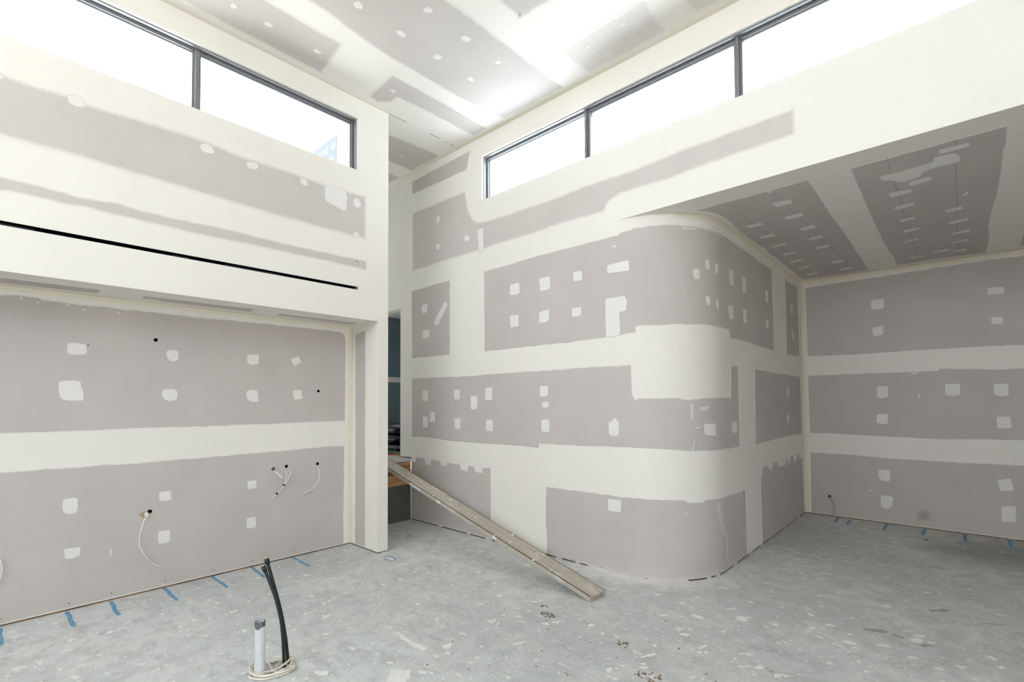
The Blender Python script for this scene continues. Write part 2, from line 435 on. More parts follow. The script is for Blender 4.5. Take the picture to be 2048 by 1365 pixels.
# ------------------------------------------------------------------ measured outlines, metres on each plane
PANELS = [
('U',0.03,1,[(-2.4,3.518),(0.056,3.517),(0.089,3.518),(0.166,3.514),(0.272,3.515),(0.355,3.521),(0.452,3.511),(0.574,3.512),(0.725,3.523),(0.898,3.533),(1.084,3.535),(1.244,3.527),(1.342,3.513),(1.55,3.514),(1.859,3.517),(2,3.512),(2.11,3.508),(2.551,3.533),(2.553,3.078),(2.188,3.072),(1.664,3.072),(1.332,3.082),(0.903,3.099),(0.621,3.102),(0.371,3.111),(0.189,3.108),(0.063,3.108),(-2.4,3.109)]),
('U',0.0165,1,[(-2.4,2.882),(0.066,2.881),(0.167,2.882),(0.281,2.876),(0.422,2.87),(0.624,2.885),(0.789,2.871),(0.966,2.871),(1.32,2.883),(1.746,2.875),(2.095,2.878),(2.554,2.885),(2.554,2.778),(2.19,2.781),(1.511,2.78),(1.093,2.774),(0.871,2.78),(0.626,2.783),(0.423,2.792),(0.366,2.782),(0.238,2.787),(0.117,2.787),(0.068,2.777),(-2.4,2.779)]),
('A',0.014,1,[(-2.4,2.233),(0.088,2.232),(0.124,2.246),(0.287,2.248),(0.296,2.233),(0.485,2.232),(0.832,2.232),(1.233,2.229),(1.7,2.234),(2.253,2.239),(2.503,2.239),(2.568,2.231),(2.602,2.197),(2.618,2.137),(2.613,1.296),(1.882,1.288),(1.243,1.288),(0.844,1.293),(0.498,1.291),(0.102,1.292),(-2.4,1.295)]),
('A',0.014,1,[(-2.4,1.041),(0.106,1.04),(0.396,1.034),(0.727,1.033),(0.922,1.03),(1.246,1.032),(1.711,1.036),(2.066,1.041),(2.607,1.045),(2.603,0.535),(2.601,0.016),(2.59,0.016),(0.123,0.016),(-2.4,0.016)]),
('J',0.014,1,[(-4.686,2.217),(-4.482,2.234),(-4.479,0.016),(-4.681,0.016)]),
('E',0.014,1,[(-4.482,-2.4),(-4.474,0.08),(-4.466,0.577),(-4.636,0.588),(-4.678,0.085),(-4.702,-2.4)]),
('E',0.014,1,[(-4.487,0.823),(-4.453,1.586),(-4.617,1.621),(-4.636,1.197),(-4.655,0.961),(-4.603,0.937),(-4.63,0.831)]),
('E',0.014,1,[(-4.512,1.815),(-4.494,2.6),(-4.65,2.59),(-4.627,1.843)]),
('BF',0.014,1,[(-5.161,4.351),(-4.043,4.364),(-4.071,4.308),(-4.096,4.214),(-4.118,4.158),(-5.161,4.171)]),
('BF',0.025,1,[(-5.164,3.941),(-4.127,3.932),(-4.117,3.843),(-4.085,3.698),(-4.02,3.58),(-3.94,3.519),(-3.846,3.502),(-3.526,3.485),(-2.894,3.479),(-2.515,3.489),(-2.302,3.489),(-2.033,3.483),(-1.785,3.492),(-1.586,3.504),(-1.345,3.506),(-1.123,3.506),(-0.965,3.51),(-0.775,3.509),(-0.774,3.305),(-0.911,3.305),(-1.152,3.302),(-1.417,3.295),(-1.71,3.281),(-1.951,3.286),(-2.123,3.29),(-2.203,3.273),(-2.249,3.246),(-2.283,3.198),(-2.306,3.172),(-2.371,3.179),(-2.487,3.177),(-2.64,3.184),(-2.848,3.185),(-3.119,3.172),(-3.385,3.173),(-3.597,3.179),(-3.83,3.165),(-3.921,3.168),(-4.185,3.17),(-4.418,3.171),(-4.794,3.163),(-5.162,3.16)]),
('BF',0.014,1,[(-5.17,2.927),(-4.407,2.936),(-4.413,2.046),(-4.794,2.045),(-5.16,2.045)]),
('BF',0.014,1,[(-5.17,0.74),(-5.087,0.74),(-5.077,0.797),(-4.887,0.799),(-4.881,0.733),(-4.854,0.723),(-4.784,0.731),(-4.771,0.792),(-4.584,0.786),(-4.579,0.746),(-4.485,0.733),(-4.476,0.778),(-4.234,0.781),(-4.217,0.721),(-4.118,0.71),(-4.102,0.775),(-3.994,0.774),(-3.985,0.72),(-3.88,0.717),(-3.875,0.768),(-3.739,0.785),(-3.734,0.492),(-3.74,0.016),(-5.173,0.016)]),
('BC',0.014,1,[(-3.827,2.046),(-3.835,2.934),(-3.599,2.936),(-3.386,2.942),(-3.121,2.951),(-2.873,2.951),(-2.642,2.949),(-2.426,2.946),(-2.165,2.945),(-2.155,2.96),(-2.04,2.97),(-2.032,2.979),(-1.89,2.978),(-1.771,2.982),(-1.656,2.981),(-1.604,2.97),(-1.463,2.973),(-1.324,2.961),(-1.199,2.961),(-1.085,2.971),(-0.828,2.975),(-0.548,2.975),(-0.242,2.974),(0.094,2.968),(0.467,2.973),(0.461,2.761),(0.478,2.541),(0.49,2.138),(0.498,2.052),(-0.094,2.06),(-0.563,2.07),(-0.947,2.064),(-0.963,2.135),(-1.206,2.135),(-1.354,2.137),(-1.491,2.139),(-1.659,2.136),(-1.811,2.13),(-2.011,2.133),(-2.017,2.078),(-2.146,2.067),(-2.31,2.06),(-2.626,2.049)]),
('BC',0.014,1,[(1.022,2.965),(1.341,2.959),(1.637,2.979),(1.675,2.415),(1.691,2.059),(1.322,2.046),(1.056,2.046),(1.048,2.471)]),
('BC',0.014,1,[(-5.164,1.048),(-5.161,1.801),(-4.52,1.796),(-4.09,1.791),(-3.776,1.798),(-3.485,1.8),(-3.087,1.802),(-2.786,1.801),(-2.617,1.806),(-2.428,1.811),(-2.239,1.808),(-2.054,1.805),(-2.047,1.667),(-2.046,1.563),(-2.028,1.506),(-1.987,1.521),(-1.818,1.52),(-1.668,1.519),(-1.594,1.504),(-1.425,1.519),(-0.95,1.519),(-0.936,1.814),(-0.746,1.818),(-0.748,1.565),(-0.739,1.058),(-0.988,1.06),(-1.219,1.069),(-1.377,1.072),(-1.556,1.075),(-1.824,1.092),(-2.033,1.095),(-2.247,1.094),(-2.635,1.084),(-3.065,1.077),(-3.068,1.035),(-3.353,1.039),(-3.632,1.038),(-3.856,1.036),(-4.259,1.033),(-4.431,1.036),(-4.838,1.051)]),
('BC',0.014,1,[(-0.232,1.818),(0.336,1.807),(0.843,1.803),(1.697,1.803),(1.719,1.427),(1.741,1.05),(1.184,1.057),(0.382,1.055),(-0.244,1.044)]),
('BC',0.014,1,[(-2.979,0.667),(-2.708,0.671),(-2.544,0.672),(-2.298,0.676),(-2.1,0.675),(-1.858,0.677),(-1.74,0.676),(-1.623,0.672),(-1.604,0.654),(-1.449,0.645),(-1.441,0.663),(-1.214,0.657),(-1.006,0.649),(-0.85,0.639),(-0.601,0.636),(-0.586,0.334),(-0.577,0.016),(-2.978,0.016),(-2.977,0.212),(-2.99,0.408)]),
('BC',0.008,1,[(-0.09,0.719),(-0.025,0.737),(-0.008,0.799),(0.178,0.793),(0.23,0.741),(0.338,0.743),(0.365,0.801),(0.563,0.802),(0.599,0.732),(0.885,0.732),(0.901,0.799),(0.963,0.801),(1.015,0.742),(1.101,0.744),(1.118,0.809),(1.285,0.81),(1.309,0.732),(1.415,0.737),(1.458,0.798),(1.587,0.8),(1.608,0.735),(1.695,0.743),(1.741,0.731),(1.75,0.365),(1.775,0.016),(-0.072,0.016)]),
('K',0.014,1,[(-1.474,2.515),(-1.479,2.965),(-1.459,2.991),(-1.162,3),(-0.705,3.005),(-0.194,3.013),(0.262,3.022),(0.543,3.012),(3.45,3.013),(3.45,2.063),(0.522,2.061),(0.242,2.066),(-0.118,2.065),(-0.41,2.065),(-0.723,2.06),(-1.061,2.06),(-1.469,2.068)]),
('K',0.014,1,[(-1.46,1.051),(-1.468,1.822),(-1.212,1.822),(-0.838,1.827),(-0.456,1.823),(-0.172,1.826),(-0.149,1.851),(0.114,1.834),(0.321,1.818),(0.517,1.825),(3.45,1.827),(3.45,1.058),(0.5,1.057),(0.202,1.049),(-0.235,1.034),(-0.471,1.038),(-0.8,1.046),(-0.988,1.051),(-1.27,1.056)]),
('K',0.014,1,[(-1.459,0.016),(-1.46,0.808),(-1.131,0.81),(-0.858,0.803),(-0.6,0.795),(-0.24,0.792),(0.092,0.793),(0.494,0.801),(3.45,0.802),(3.45,0.016)]),
('D',0.014,1,[(-1.572,3.996),(-0.759,3.991),(-0.757,4.347),(-0.767,4.878),(-0.756,5.482),(-0.761,6.104),(-0.761,6.816),(-0.769,7.302),(-0.757,7.306),(-1.478,7.285),(-1.469,6.66),(-1.471,6.223),(-1.468,5.886),(-1.465,5.509),(-1.476,5.155),(-1.482,4.821),(-1.463,4.494),(-1.459,4.384),(-1.464,4.256),(-1.483,4.173),(-1.513,4.099),(-1.569,4.012)]),
('D',0.014,1,[(-0.512,3.989),(-0.312,3.987),(-0.095,3.981),(0.022,3.981),(0.246,3.976),(0.254,4.188),(0.25,4.421),(0.256,4.839),(0.257,5.221),(0.247,5.661),(0.241,6.109),(0.254,6.469),(0.262,6.866),(0.26,7.294),(0.022,7.262),(-0.232,7.245),(-0.508,7.256),(-0.498,6.834),(-0.514,6.46),(-0.525,6.024),(-0.523,5.605),(-0.524,5.272),(-0.522,4.806),(-0.517,4.499),(-0.515,4.196)]),
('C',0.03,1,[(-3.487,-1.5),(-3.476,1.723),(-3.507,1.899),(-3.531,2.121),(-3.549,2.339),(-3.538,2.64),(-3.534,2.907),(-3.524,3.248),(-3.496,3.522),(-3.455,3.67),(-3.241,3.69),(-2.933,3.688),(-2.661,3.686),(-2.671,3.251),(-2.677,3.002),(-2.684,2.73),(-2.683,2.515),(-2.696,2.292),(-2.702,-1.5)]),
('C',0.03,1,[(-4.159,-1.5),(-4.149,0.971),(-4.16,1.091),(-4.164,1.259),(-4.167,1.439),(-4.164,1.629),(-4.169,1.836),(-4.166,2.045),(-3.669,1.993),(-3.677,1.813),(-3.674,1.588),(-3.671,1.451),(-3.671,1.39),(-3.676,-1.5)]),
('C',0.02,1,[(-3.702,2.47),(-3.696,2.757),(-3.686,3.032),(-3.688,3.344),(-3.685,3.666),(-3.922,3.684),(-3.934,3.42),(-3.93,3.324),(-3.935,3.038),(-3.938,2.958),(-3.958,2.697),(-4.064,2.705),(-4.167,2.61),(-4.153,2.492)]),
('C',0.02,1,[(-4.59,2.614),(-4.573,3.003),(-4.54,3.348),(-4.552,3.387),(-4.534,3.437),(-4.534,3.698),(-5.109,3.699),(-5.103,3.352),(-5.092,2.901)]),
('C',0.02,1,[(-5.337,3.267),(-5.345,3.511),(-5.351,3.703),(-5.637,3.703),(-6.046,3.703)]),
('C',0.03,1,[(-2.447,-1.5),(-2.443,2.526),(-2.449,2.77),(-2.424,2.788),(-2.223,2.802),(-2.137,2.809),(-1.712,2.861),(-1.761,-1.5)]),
('C',0.03,0.5,[(-2.45,3.244),(-2.116,3.241),(-1.853,3.244),(-1.623,3.236),(-1.646,3.677),(-1.995,3.681),(-2.417,3.679)]),  # faded halfway to compound to paint in the glare by the window
('C',0.03,0.5,[(-1.419,3.659),(-1.488,3.269),(-1.207,3.441),(-1.151,3.673)]),  # window glare painted in here too, by the same fading
('D',0.014,1,[(0.4905,7.2),(0.4875,3.9825),(1.26,3.9825),(1.26,7.2)]),
]
PATCHES = [
(0,1,[(0.354,3.505),(0.384,3.532),(0.422,3.53),(0.452,3.511),(0.455,3.475),(0.414,3.452),(0.366,3.459)]),
(0,1,[(1.111,3.47),(1.137,3.499),(1.19,3.506),(1.215,3.464),(1.211,3.436),(1.151,3.425),(1.118,3.442)]),
(0,1,[(1.442,3.445),(1.456,3.473),(1.52,3.486),(1.543,3.465),(1.532,3.429),(1.467,3.409)]),
(0,1,[(1.88,3.467),(1.903,3.492),(1.946,3.489),(1.959,3.446),(1.947,3.421),(1.894,3.424)]),
(0,1,[(2.11,3.522),(2.339,3.52),(2.336,3.325),(2.304,3.303),(2.225,3.321),(2.168,3.331),(2.115,3.343)]),
(0,1,[(2.394,3.427),(2.425,3.471),(2.467,3.464),(2.492,3.403),(2.456,3.373),(2.409,3.378)]),
(0,1,[(2.396,3.115),(2.437,3.145),(2.468,3.124),(2.472,3.083),(2.416,3.073)]),
(0,1,[(0.04,3.503),(0.065,3.497),(0.08,3.472),(0.057,3.466)]),
(2,1,[(0.43,1.935),(0.467,1.945),(0.532,1.938),(0.557,1.932),(0.533,1.923),(0.545,1.857),(0.447,1.848),(0.426,1.868)]),
(2,1,[(0.387,1.664),(0.509,1.667),(0.515,1.6),(0.524,1.593),(0.529,1.535),(0.522,1.513),(0.415,1.516),(0.394,1.549),(0.385,1.598)]),
(2,1,[(1.026,1.926),(1.069,1.934),(1.117,1.933),(1.119,1.847),(1.07,1.836),(1.036,1.855)]),
(2,1,[(1.006,1.61),(1.113,1.613),(1.115,1.522),(1.06,1.51),(1.018,1.523),(1,1.567)]),
(2,1,[(1.645,1.936),(1.749,1.943),(1.746,1.849),(1.67,1.839),(1.64,1.865)]),
(2,1,[(1.636,1.61),(1.74,1.617),(1.744,1.536),(1.754,1.504),(1.699,1.497),(1.643,1.522)]),
(2,1,[(2.032,1.911),(2.111,1.954),(2.148,1.891),(2.07,1.847)]),
(2,1,[(2.059,1.616),(2.148,1.621),(2.155,1.527),(2.078,1.521),(2.063,1.555)]),
(3,1,[(0.417,0.808),(0.462,0.812),(0.489,0.811),(0.505,0.8),(0.506,0.706),(0.475,0.689),(0.422,0.706)]),
(3,1,[(0.992,0.78),(1.076,0.78),(1.081,0.704),(1.037,0.695),(0.997,0.709)]),
(3,1,[(1.65,0.785),(1.735,0.789),(1.739,0.712),(1.664,0.704)]),
(3,1,[(0.991,0.465),(1.077,0.462),(1.076,0.372),(1.047,0.355),(0.992,0.367)]),
(3,1,[(1.65,0.451),(1.733,0.454),(1.737,0.356),(1.692,0.347),(1.651,0.364)]),
(3,1,[(0.431,0.45),(0.521,0.448),(0.524,0.383),(0.484,0.367),(0.437,0.373)]),
(3,1,[(0.692,0.388),(0.703,0.393),(0.701,0.334),(0.693,0.344)]),
(2,1,[(0.179,2.224),(0.186,2.235),(0.193,2.234),(0.199,2.226),(0.189,2.219)]),
(2,1,[(0.261,2.204),(0.268,2.215),(0.276,2.214),(0.282,2.206),(0.272,2.199)]),
(2,1,[(0.418,2.209),(0.425,2.22),(0.434,2.219),(0.439,2.211),(0.429,2.204)]),
(2,1,[(0.507,2.187),(0.515,2.199),(0.524,2.197),(0.53,2.189),(0.519,2.182)]),
(2,1,[(0.709,2.187),(0.717,2.199),(0.727,2.198),(0.734,2.189),(0.722,2.181)]),
(9,1,[(-3.937,3.41),(-3.898,3.423),(-3.841,3.419),(-3.838,3.154),(-3.916,3.155),(-3.931,3.304)]),
(9,1,[(-4.652,3.761),(-4.589,3.748),(-4.594,3.689),(-4.635,3.669),(-4.67,3.684)]),
(9,1,[(-4.157,3.394),(-4.128,3.407),(-4.083,3.392),(-4.065,3.358),(-4.083,3.327),(-4.128,3.331),(-4.157,3.363)]),
(9,1,[(-4.67,3.4),(-4.64,3.42),(-4.589,3.406),(-4.59,3.358),(-4.635,3.335),(-4.67,3.351)]),
(10,1,[(-4.954,2.709),(-4.834,2.714),(-4.847,2.604),(-4.927,2.597),(-4.959,2.635)]),
(10,1,[(-4.511,2.701),(-4.443,2.65),(-4.641,2.409),(-4.722,2.455)]),
(10,1,[(-4.935,2.386),(-4.794,2.385),(-4.8,2.284),(-4.935,2.28)]),
(12,1,[(-3.446,2.721),(-3.313,2.724),(-3.307,2.607),(-3.361,2.6),(-3.451,2.608)]),
(12,1,[(-3.053,2.715),(-2.914,2.719),(-2.909,2.594),(-2.973,2.585),(-3.041,2.583)]),
(12,1,[(-2.641,2.711),(-2.535,2.7),(-2.536,2.616),(-2.579,2.61),(-2.64,2.615)]),
(12,1,[(-2.275,2.702),(-2.065,2.709),(-2.061,2.616),(-2.15,2.614),(-2.276,2.624)]),
(12,1,[(-3.452,2.397),(-3.325,2.391),(-3.319,2.269),(-3.443,2.26)]),
(12,1,[(-3.055,2.383),(-2.932,2.396),(-2.923,2.304),(-2.951,2.273),(-3,2.266),(-3.056,2.275)]),
(12,1,[(-2.657,2.369),(-2.554,2.369),(-2.547,2.314),(-2.561,2.283),(-2.658,2.283)]),
(12,1,[(-2.298,2.409),(-2.103,2.405),(-2.083,2.358),(-2.091,2.27),(-2.136,2.266),(-2.156,2.26),(-2.147,2.063),(-2.294,2.055),(-2.298,2.239)]),
(12,1,[(-2.214,2.859),(-2.178,2.86),(-2.185,2.842),(-2.212,2.843)]),
(12,1,[(-1.528,2.612),(-1.457,2.618),(-1.452,2.526),(-1.506,2.516),(-1.524,2.563)]),
(12,1,[(-1.392,2.7),(-1.356,2.709),(-1.337,2.682),(-1.335,2.622),(-1.382,2.616),(-1.395,2.658)]),
(12,1,[(-1.259,2.69),(-1.212,2.701),(-1.202,2.61),(-1.246,2.598),(-1.268,2.642)]),
(12,1,[(-0.952,2.698),(-0.828,2.708),(-0.822,2.668),(-0.812,2.656),(-0.835,2.558),(-0.928,2.553),(-0.945,2.613)]),
(12,1,[(-0.586,2.703),(-0.458,2.712),(-0.452,2.558),(-0.571,2.534),(-0.582,2.613)]),
(12,1,[(-1.396,2.385),(-1.35,2.395),(-1.335,2.353),(-1.34,2.31),(-1.377,2.311),(-1.393,2.351)]),
(12,1,[(-1.256,2.374),(-1.219,2.379),(-1.198,2.343),(-1.207,2.295),(-1.238,2.295),(-1.254,2.336)]),
(12,1,[(-0.988,2.36),(-0.91,2.376),(-0.844,2.371),(-0.831,2.25),(-0.943,2.232),(-0.978,2.303)]),
(12,1,[(-0.579,2.38),(-0.461,2.392),(-0.453,2.257),(-0.557,2.243)]),
(12,1,[(0.177,2.686),(0.259,2.707),(0.302,2.68),(0.296,2.572),(0.195,2.561)]),
(12,1,[(0.183,2.367),(0.284,2.385),(0.3,2.289),(0.195,2.273)]),
(13,1,[(1.263,2.702),(1.346,2.711),(1.395,2.581),(1.301,2.569)]),
(13,1,[(1.306,2.375),(1.404,2.381),(1.42,2.266),(1.326,2.261)]),
(12,0.4,[(-1.613,2.974),(-1.453,2.966),(-1.311,2.963),(-1.11,2.969),(-1.123,2.94),(-1.282,2.947),(-1.453,2.954),(-1.551,2.931),(-1.639,2.935)]),
(14,1,[(-4.937,1.638),(-4.829,1.638),(-4.825,1.505),(-4.897,1.5),(-4.936,1.508)]),
(14,1,[(-4.936,1.313),(-4.829,1.313),(-4.833,1.175),(-4.887,1.167),(-4.936,1.171)]),
(14,1,[(-4.794,1.367),(-4.689,1.375),(-4.686,1.245),(-4.79,1.244)]),
(14,1,[(-4.343,1.635),(-4.237,1.636),(-4.24,1.52),(-4.291,1.51),(-4.34,1.521)]),
(14,1,[(-4.335,1.301),(-4.224,1.307),(-4.224,1.184),(-4.292,1.17),(-4.332,1.177)]),
(14,1,[(-4.058,1.558),(-3.943,1.559),(-3.947,1.416),(-3.995,1.399),(-4.056,1.409)]),
(14,1,[(-3.822,1.65),(-3.709,1.649),(-3.71,1.512),(-3.762,1.502),(-3.823,1.511)]),
(14,1,[(-3.816,1.301),(-3.704,1.3),(-3.701,1.167),(-3.809,1.17)]),
(14,1,[(-3.053,1.646),(-2.946,1.649),(-2.944,1.551),(-3.002,1.533),(-3.054,1.543)]),
(14,1,[(-3.027,1.485),(-2.942,1.494),(-2.936,1.442),(-2.985,1.427),(-3.021,1.437)]),
(14,1,[(-3.035,1.317),(-2.931,1.321),(-2.93,1.196),(-2.993,1.187),(-3.036,1.197)]),
(14,1,[(-2.279,1.308),(-2.244,1.318),(-2.22,1.347),(-2.196,1.344),(-2.19,1.327),(-2.17,1.316),(-2.171,1.195),(-2.234,1.185),(-2.273,1.196)]),
(14,1,[(-1.436,1.3),(-1.291,1.301),(-1.281,1.192),(-1.36,1.194),(-1.428,1.204)]),
(14,1,[(-0.938,1.303),(-0.795,1.306),(-0.791,1.195),(-0.923,1.197)]),
(14,0.5,[(-1.572,1.468),(-1.538,1.478),(-1.53,1.376),(-1.549,1.32),(-1.568,1.335)]),
(14,0.5,[(-1.524,1.273),(-1.481,1.288),(-1.475,1.247),(-1.512,1.253)]),
(14,0.5,[(-1.561,1.081),(-1.537,1.172),(-1.519,1.166),(-1.538,1.08)]),
(14,0.5,[(-1.491,1.437),(-1.398,1.456),(-1.354,1.435),(-1.399,1.41),(-1.479,1.406)]),
(15,1,[(0.997,1.647),(1.112,1.653),(1.092,1.537),(1.045,1.519),(1.001,1.537)]),
(15,1,[(0.991,1.331),(1.105,1.329),(1.092,1.225),(1.033,1.213),(0.995,1.232)]),
(16,1,[(-2.291,0.641),(-2.154,0.643),(-2.162,0.532),(-2.289,0.529)]),
(16,1,[(-1.631,0.558),(-1.605,0.565),(-1.608,0.551),(-1.628,0.546)]),
(16,0.3,[(-1.308,0.625),(-1.253,0.63),(-1.163,0.44),(-1.062,0.267),(-1.076,0.117),(-1.115,0.075),(-1.118,0.254),(-1.235,0.403)]),
(18,1,[(-0.774,2.726),(-0.637,2.724),(-0.647,2.652),(-0.646,2.605),(-0.768,2.597)]),
(18,1,[(-0.77,2.379),(-0.647,2.403),(-0.659,2.317),(-0.652,2.306),(-0.671,2.285),(-0.752,2.266)]),
(18,1,[(0.256,2.711),(0.378,2.707),(0.398,2.662),(0.381,2.629),(0.254,2.627)]),
(18,1,[(0.279,2.387),(0.367,2.384),(0.379,2.339),(0.365,2.305),(0.281,2.302)]),
(19,1,[(-0.733,1.661),(-0.62,1.662),(-0.623,1.523),(-0.687,1.506),(-0.735,1.524)]),
(19,1,[(-0.11,1.673),(0.019,1.673),(0.017,1.547),(-0.044,1.529),(-0.11,1.544)]),
(19,1,[(0.283,1.662),(0.402,1.662),(0.397,1.536),(0.345,1.525),(0.283,1.544)]),
(19,1,[(-0.742,1.319),(-0.63,1.324),(-0.632,1.205),(-0.693,1.195),(-0.745,1.21)]),
(19,1,[(0.298,1.309),(0.411,1.311),(0.414,1.181),(0.302,1.179)]),
(19,1,[(-0.345,1.567),(-0.334,1.562),(-0.328,1.497),(-0.341,1.505)]),
(19,1,[(-0.417,1.806),(-0.342,1.809),(-0.348,1.791),(-0.414,1.794)]),
(20,1,[(-0.732,0.649),(-0.618,0.647),(-0.624,0.517),(-0.681,0.507),(-0.726,0.525),(-0.744,0.584)]),
(20,1,[(-0.723,0.331),(-0.665,0.341),(-0.599,0.323),(-0.609,0.211),(-0.656,0.17),(-0.723,0.2)]),
(20,1,[(0.29,0.626),(0.395,0.656),(0.419,0.524),(0.312,0.508)]),
(20,1,[(0.312,0.342),(0.369,0.36),(0.427,0.363),(0.422,0.192),(0.315,0.181)]),
(20,1,[(-0.842,0.377),(-0.826,0.392),(-0.804,0.388),(-0.811,0.368),(-0.834,0.368)]),
(21,1,[(-1.071,4.262),(-0.934,4.271),(-0.944,4.381),(-1.067,4.374)]),
(21,1,[(-1.073,4.657),(-0.936,4.637),(-0.947,4.745),(-1.081,4.743)]),
(21,1,[(-1.048,5.073),(-0.928,5.029),(-0.92,5.145),(-1.043,5.148)]),
(21,1,[(-1.053,5.438),(-0.935,5.419),(-0.921,5.507),(-1.045,5.525)]),
(21,1,[(-1.062,5.821),(-0.941,5.788),(-0.942,5.898),(-1.063,5.892)]),
(21,1,[(-1.049,6.545),(-0.934,6.526),(-0.911,6.622),(-1.036,6.666)]),
(21,1,[(-1.039,7.01),(-0.907,6.935),(-0.9,7.058),(-1.029,7.08)]),
(21,1,[(-1.389,4.663),(-1.259,4.653),(-1.258,4.739),(-1.382,4.739)]),
(21,1,[(-1.397,5.06),(-1.265,5.048),(-1.256,5.147),(-1.389,5.123)]),
(21,1,[(-1.39,5.451),(-1.255,5.425),(-1.246,5.501),(-1.378,5.523)]),
(21,1,[(-1.392,5.843),(-1.248,5.827),(-1.246,5.904),(-1.376,5.897)]),
(21,1,[(-1.392,6.199),(-1.259,6.188),(-1.254,6.277),(-1.386,6.28)]),
(21,1,[(-1.397,6.588),(-1.262,6.542),(-1.257,6.65),(-1.39,6.642)]),
(21,1,[(-1.384,6.998),(-1.259,6.95),(-1.257,7.054),(-1.377,7.07)]),
(21,1,[(-1.035,3.992),(-0.99,3.997),(-1.016,4.047),(-1.041,4.039)]),
(22,1,[(-0.061,4.07),(0.082,4.074),(0.087,4.123),(0.077,4.142),(-0.051,4.147),(-0.059,4.129)]),
(22,1,[(-0.086,4.167),(0.024,4.185),(0.03,4.226),(0.045,4.283),(0.044,4.369),(-0.034,4.365),(-0.076,4.359),(-0.153,4.395),(-0.163,4.469),(-0.217,4.488),(-0.272,4.497),(-0.311,4.426),(-0.323,4.397),(-0.372,4.369),(-0.381,4.271),(-0.27,4.274),(-0.092,4.254)]),
(22,1,[(-0.242,4.563),(-0.209,4.522),(-0.109,4.511),(-0.106,4.552),(-0.115,4.596),(-0.224,4.615)]),
(22,1,[(-0.357,4.663),(-0.231,4.679),(-0.218,4.734),(-0.232,4.764),(-0.35,4.775),(-0.361,4.728)]),
(22,1,[(-0.368,5.069),(-0.339,5.027),(-0.232,5.021),(-0.228,5.097),(-0.346,5.134)]),
(22,1,[(-0.347,5.43),(-0.248,5.415),(-0.239,5.481),(-0.345,5.512)]),
(22,1,[(-0.352,5.787),(-0.233,5.79),(-0.227,5.847),(-0.343,5.885)]),
(22,1,[(-0.387,6.204),(-0.264,6.156),(-0.249,6.224),(-0.363,6.263)]),
(22,1,[(-0.37,6.967),(-0.241,6.953),(-0.227,6.996),(-0.347,7.026)]),
(22,1,[(-0.173,6.868),(-0.043,6.831),(-0.026,6.875),(-0.044,6.915),(-0.165,6.922)]),
(22,1,[(-0.02,6.983),(0.093,6.937),(0.103,7.013),(-0.002,7.047)]),
(22,1,[(-0.017,6.578),(0.098,6.535),(0.107,6.619),(-0.009,6.637)]),
(22,1,[(-0.019,6.212),(0.119,6.172),(0.116,6.257),(-0.011,6.276)]),
(22,1,[(-0.035,5.802),(0.098,5.758),(0.101,5.85),(-0.028,5.886)]),
(22,1,[(-0.053,5.415),(0.058,5.388),(0.065,5.474),(-0.039,5.482)]),
(22,1,[(0.043,5.126),(0.086,5.018),(0.096,5.1),(0.06,5.127)]),
(23,1,[(-3.238,1.815),(-3.19,1.842),(-3.209,1.89),(-3.246,1.9),(-3.271,1.857)]),
(23,1,[(-2.91,2.203),(-2.857,2.22),(-2.854,2.268),(-2.899,2.272),(-2.925,2.232)]),
(23,1,[(-3.237,2.181),(-3.199,2.225),(-3.22,2.282),(-3.253,2.281),(-3.268,2.226)]),
(23,1,[(-2.915,2.587),(-2.865,2.599),(-2.859,2.662),(-2.9,2.674),(-2.933,2.635)]),
(23,1,[(-3.259,2.574),(-3.195,2.576),(-3.193,2.636),(-3.238,2.643),(-3.267,2.606)]),
(23,1,[(-3.247,2.964),(-3.205,2.967),(-3.211,3.028),(-3.248,3.03),(-3.262,2.995)]),
(23,1,[(-2.92,2.98),(-2.867,2.986),(-2.877,3.033),(-2.916,3.025)]),
(23,1,[(-2.914,3.347),(-2.866,3.347),(-2.877,3.401),(-2.916,3.391)]),
(23,1,[(-3.22,3.339),(-3.179,3.336),(-3.204,3.395),(-3.238,3.393)]),
(24,1,[(-3.917,1.208),(-3.885,1.222),(-3.903,1.259),(-3.939,1.256),(-3.948,1.225)]),
(24,1,[(-3.918,1.444),(-3.88,1.466),(-3.897,1.514),(-3.931,1.513),(-3.946,1.469)]),
(24,1,[(-3.922,1.834),(-3.889,1.855),(-3.904,1.91),(-3.936,1.909),(-3.95,1.863)]),
(25,1,[(-3.913,2.575),(-3.873,2.585),(-3.884,2.642),(-3.928,2.633)]),
(26,1,[(-4.897,3.377),(-4.856,3.38),(-4.863,3.417),(-4.9,3.411)]),
(29,1,[(-2.23,3.355),(-2.188,3.364),(-2.201,3.413),(-2.234,3.404)]),
(29,1,[(-1.897,3.34),(-1.853,3.348),(-1.857,3.393),(-1.898,3.38)]),
]
HOLES_A = [(0.958,2.005),(2.317,1.608),(0.936,0.632),(1.882,0.872),(2.004,0.882),(2.312,0.877)]
CAB1 = [(0.942,0.619),(0.917,0.606),(0.894,0.577),(0.874,0.513),(0.861,0.441),(0.865,0.39),(0.886,0.335),(0.929,0.257),(0.971,0.209),(1.025,0.171)]
TORN = [(0.866,0.62),(0.886,0.637),(0.909,0.64),(0.917,0.623),(0.9,0.588),(0.883,0.596)]
WHITEBIT = [(0.9,0.626),(0.914,0.637),(0.926,0.622),(0.931,0.604),(0.914,0.588),(0.902,0.602)]
STUB = [(1.887,0.879),(1.951,0.779)]
PAIR_A = [(2.001,0.872),(2.001,0.816),(1.987,0.756),(1.97,0.712),(1.947,0.675),(1.913,0.634),(1.871,0.598)]
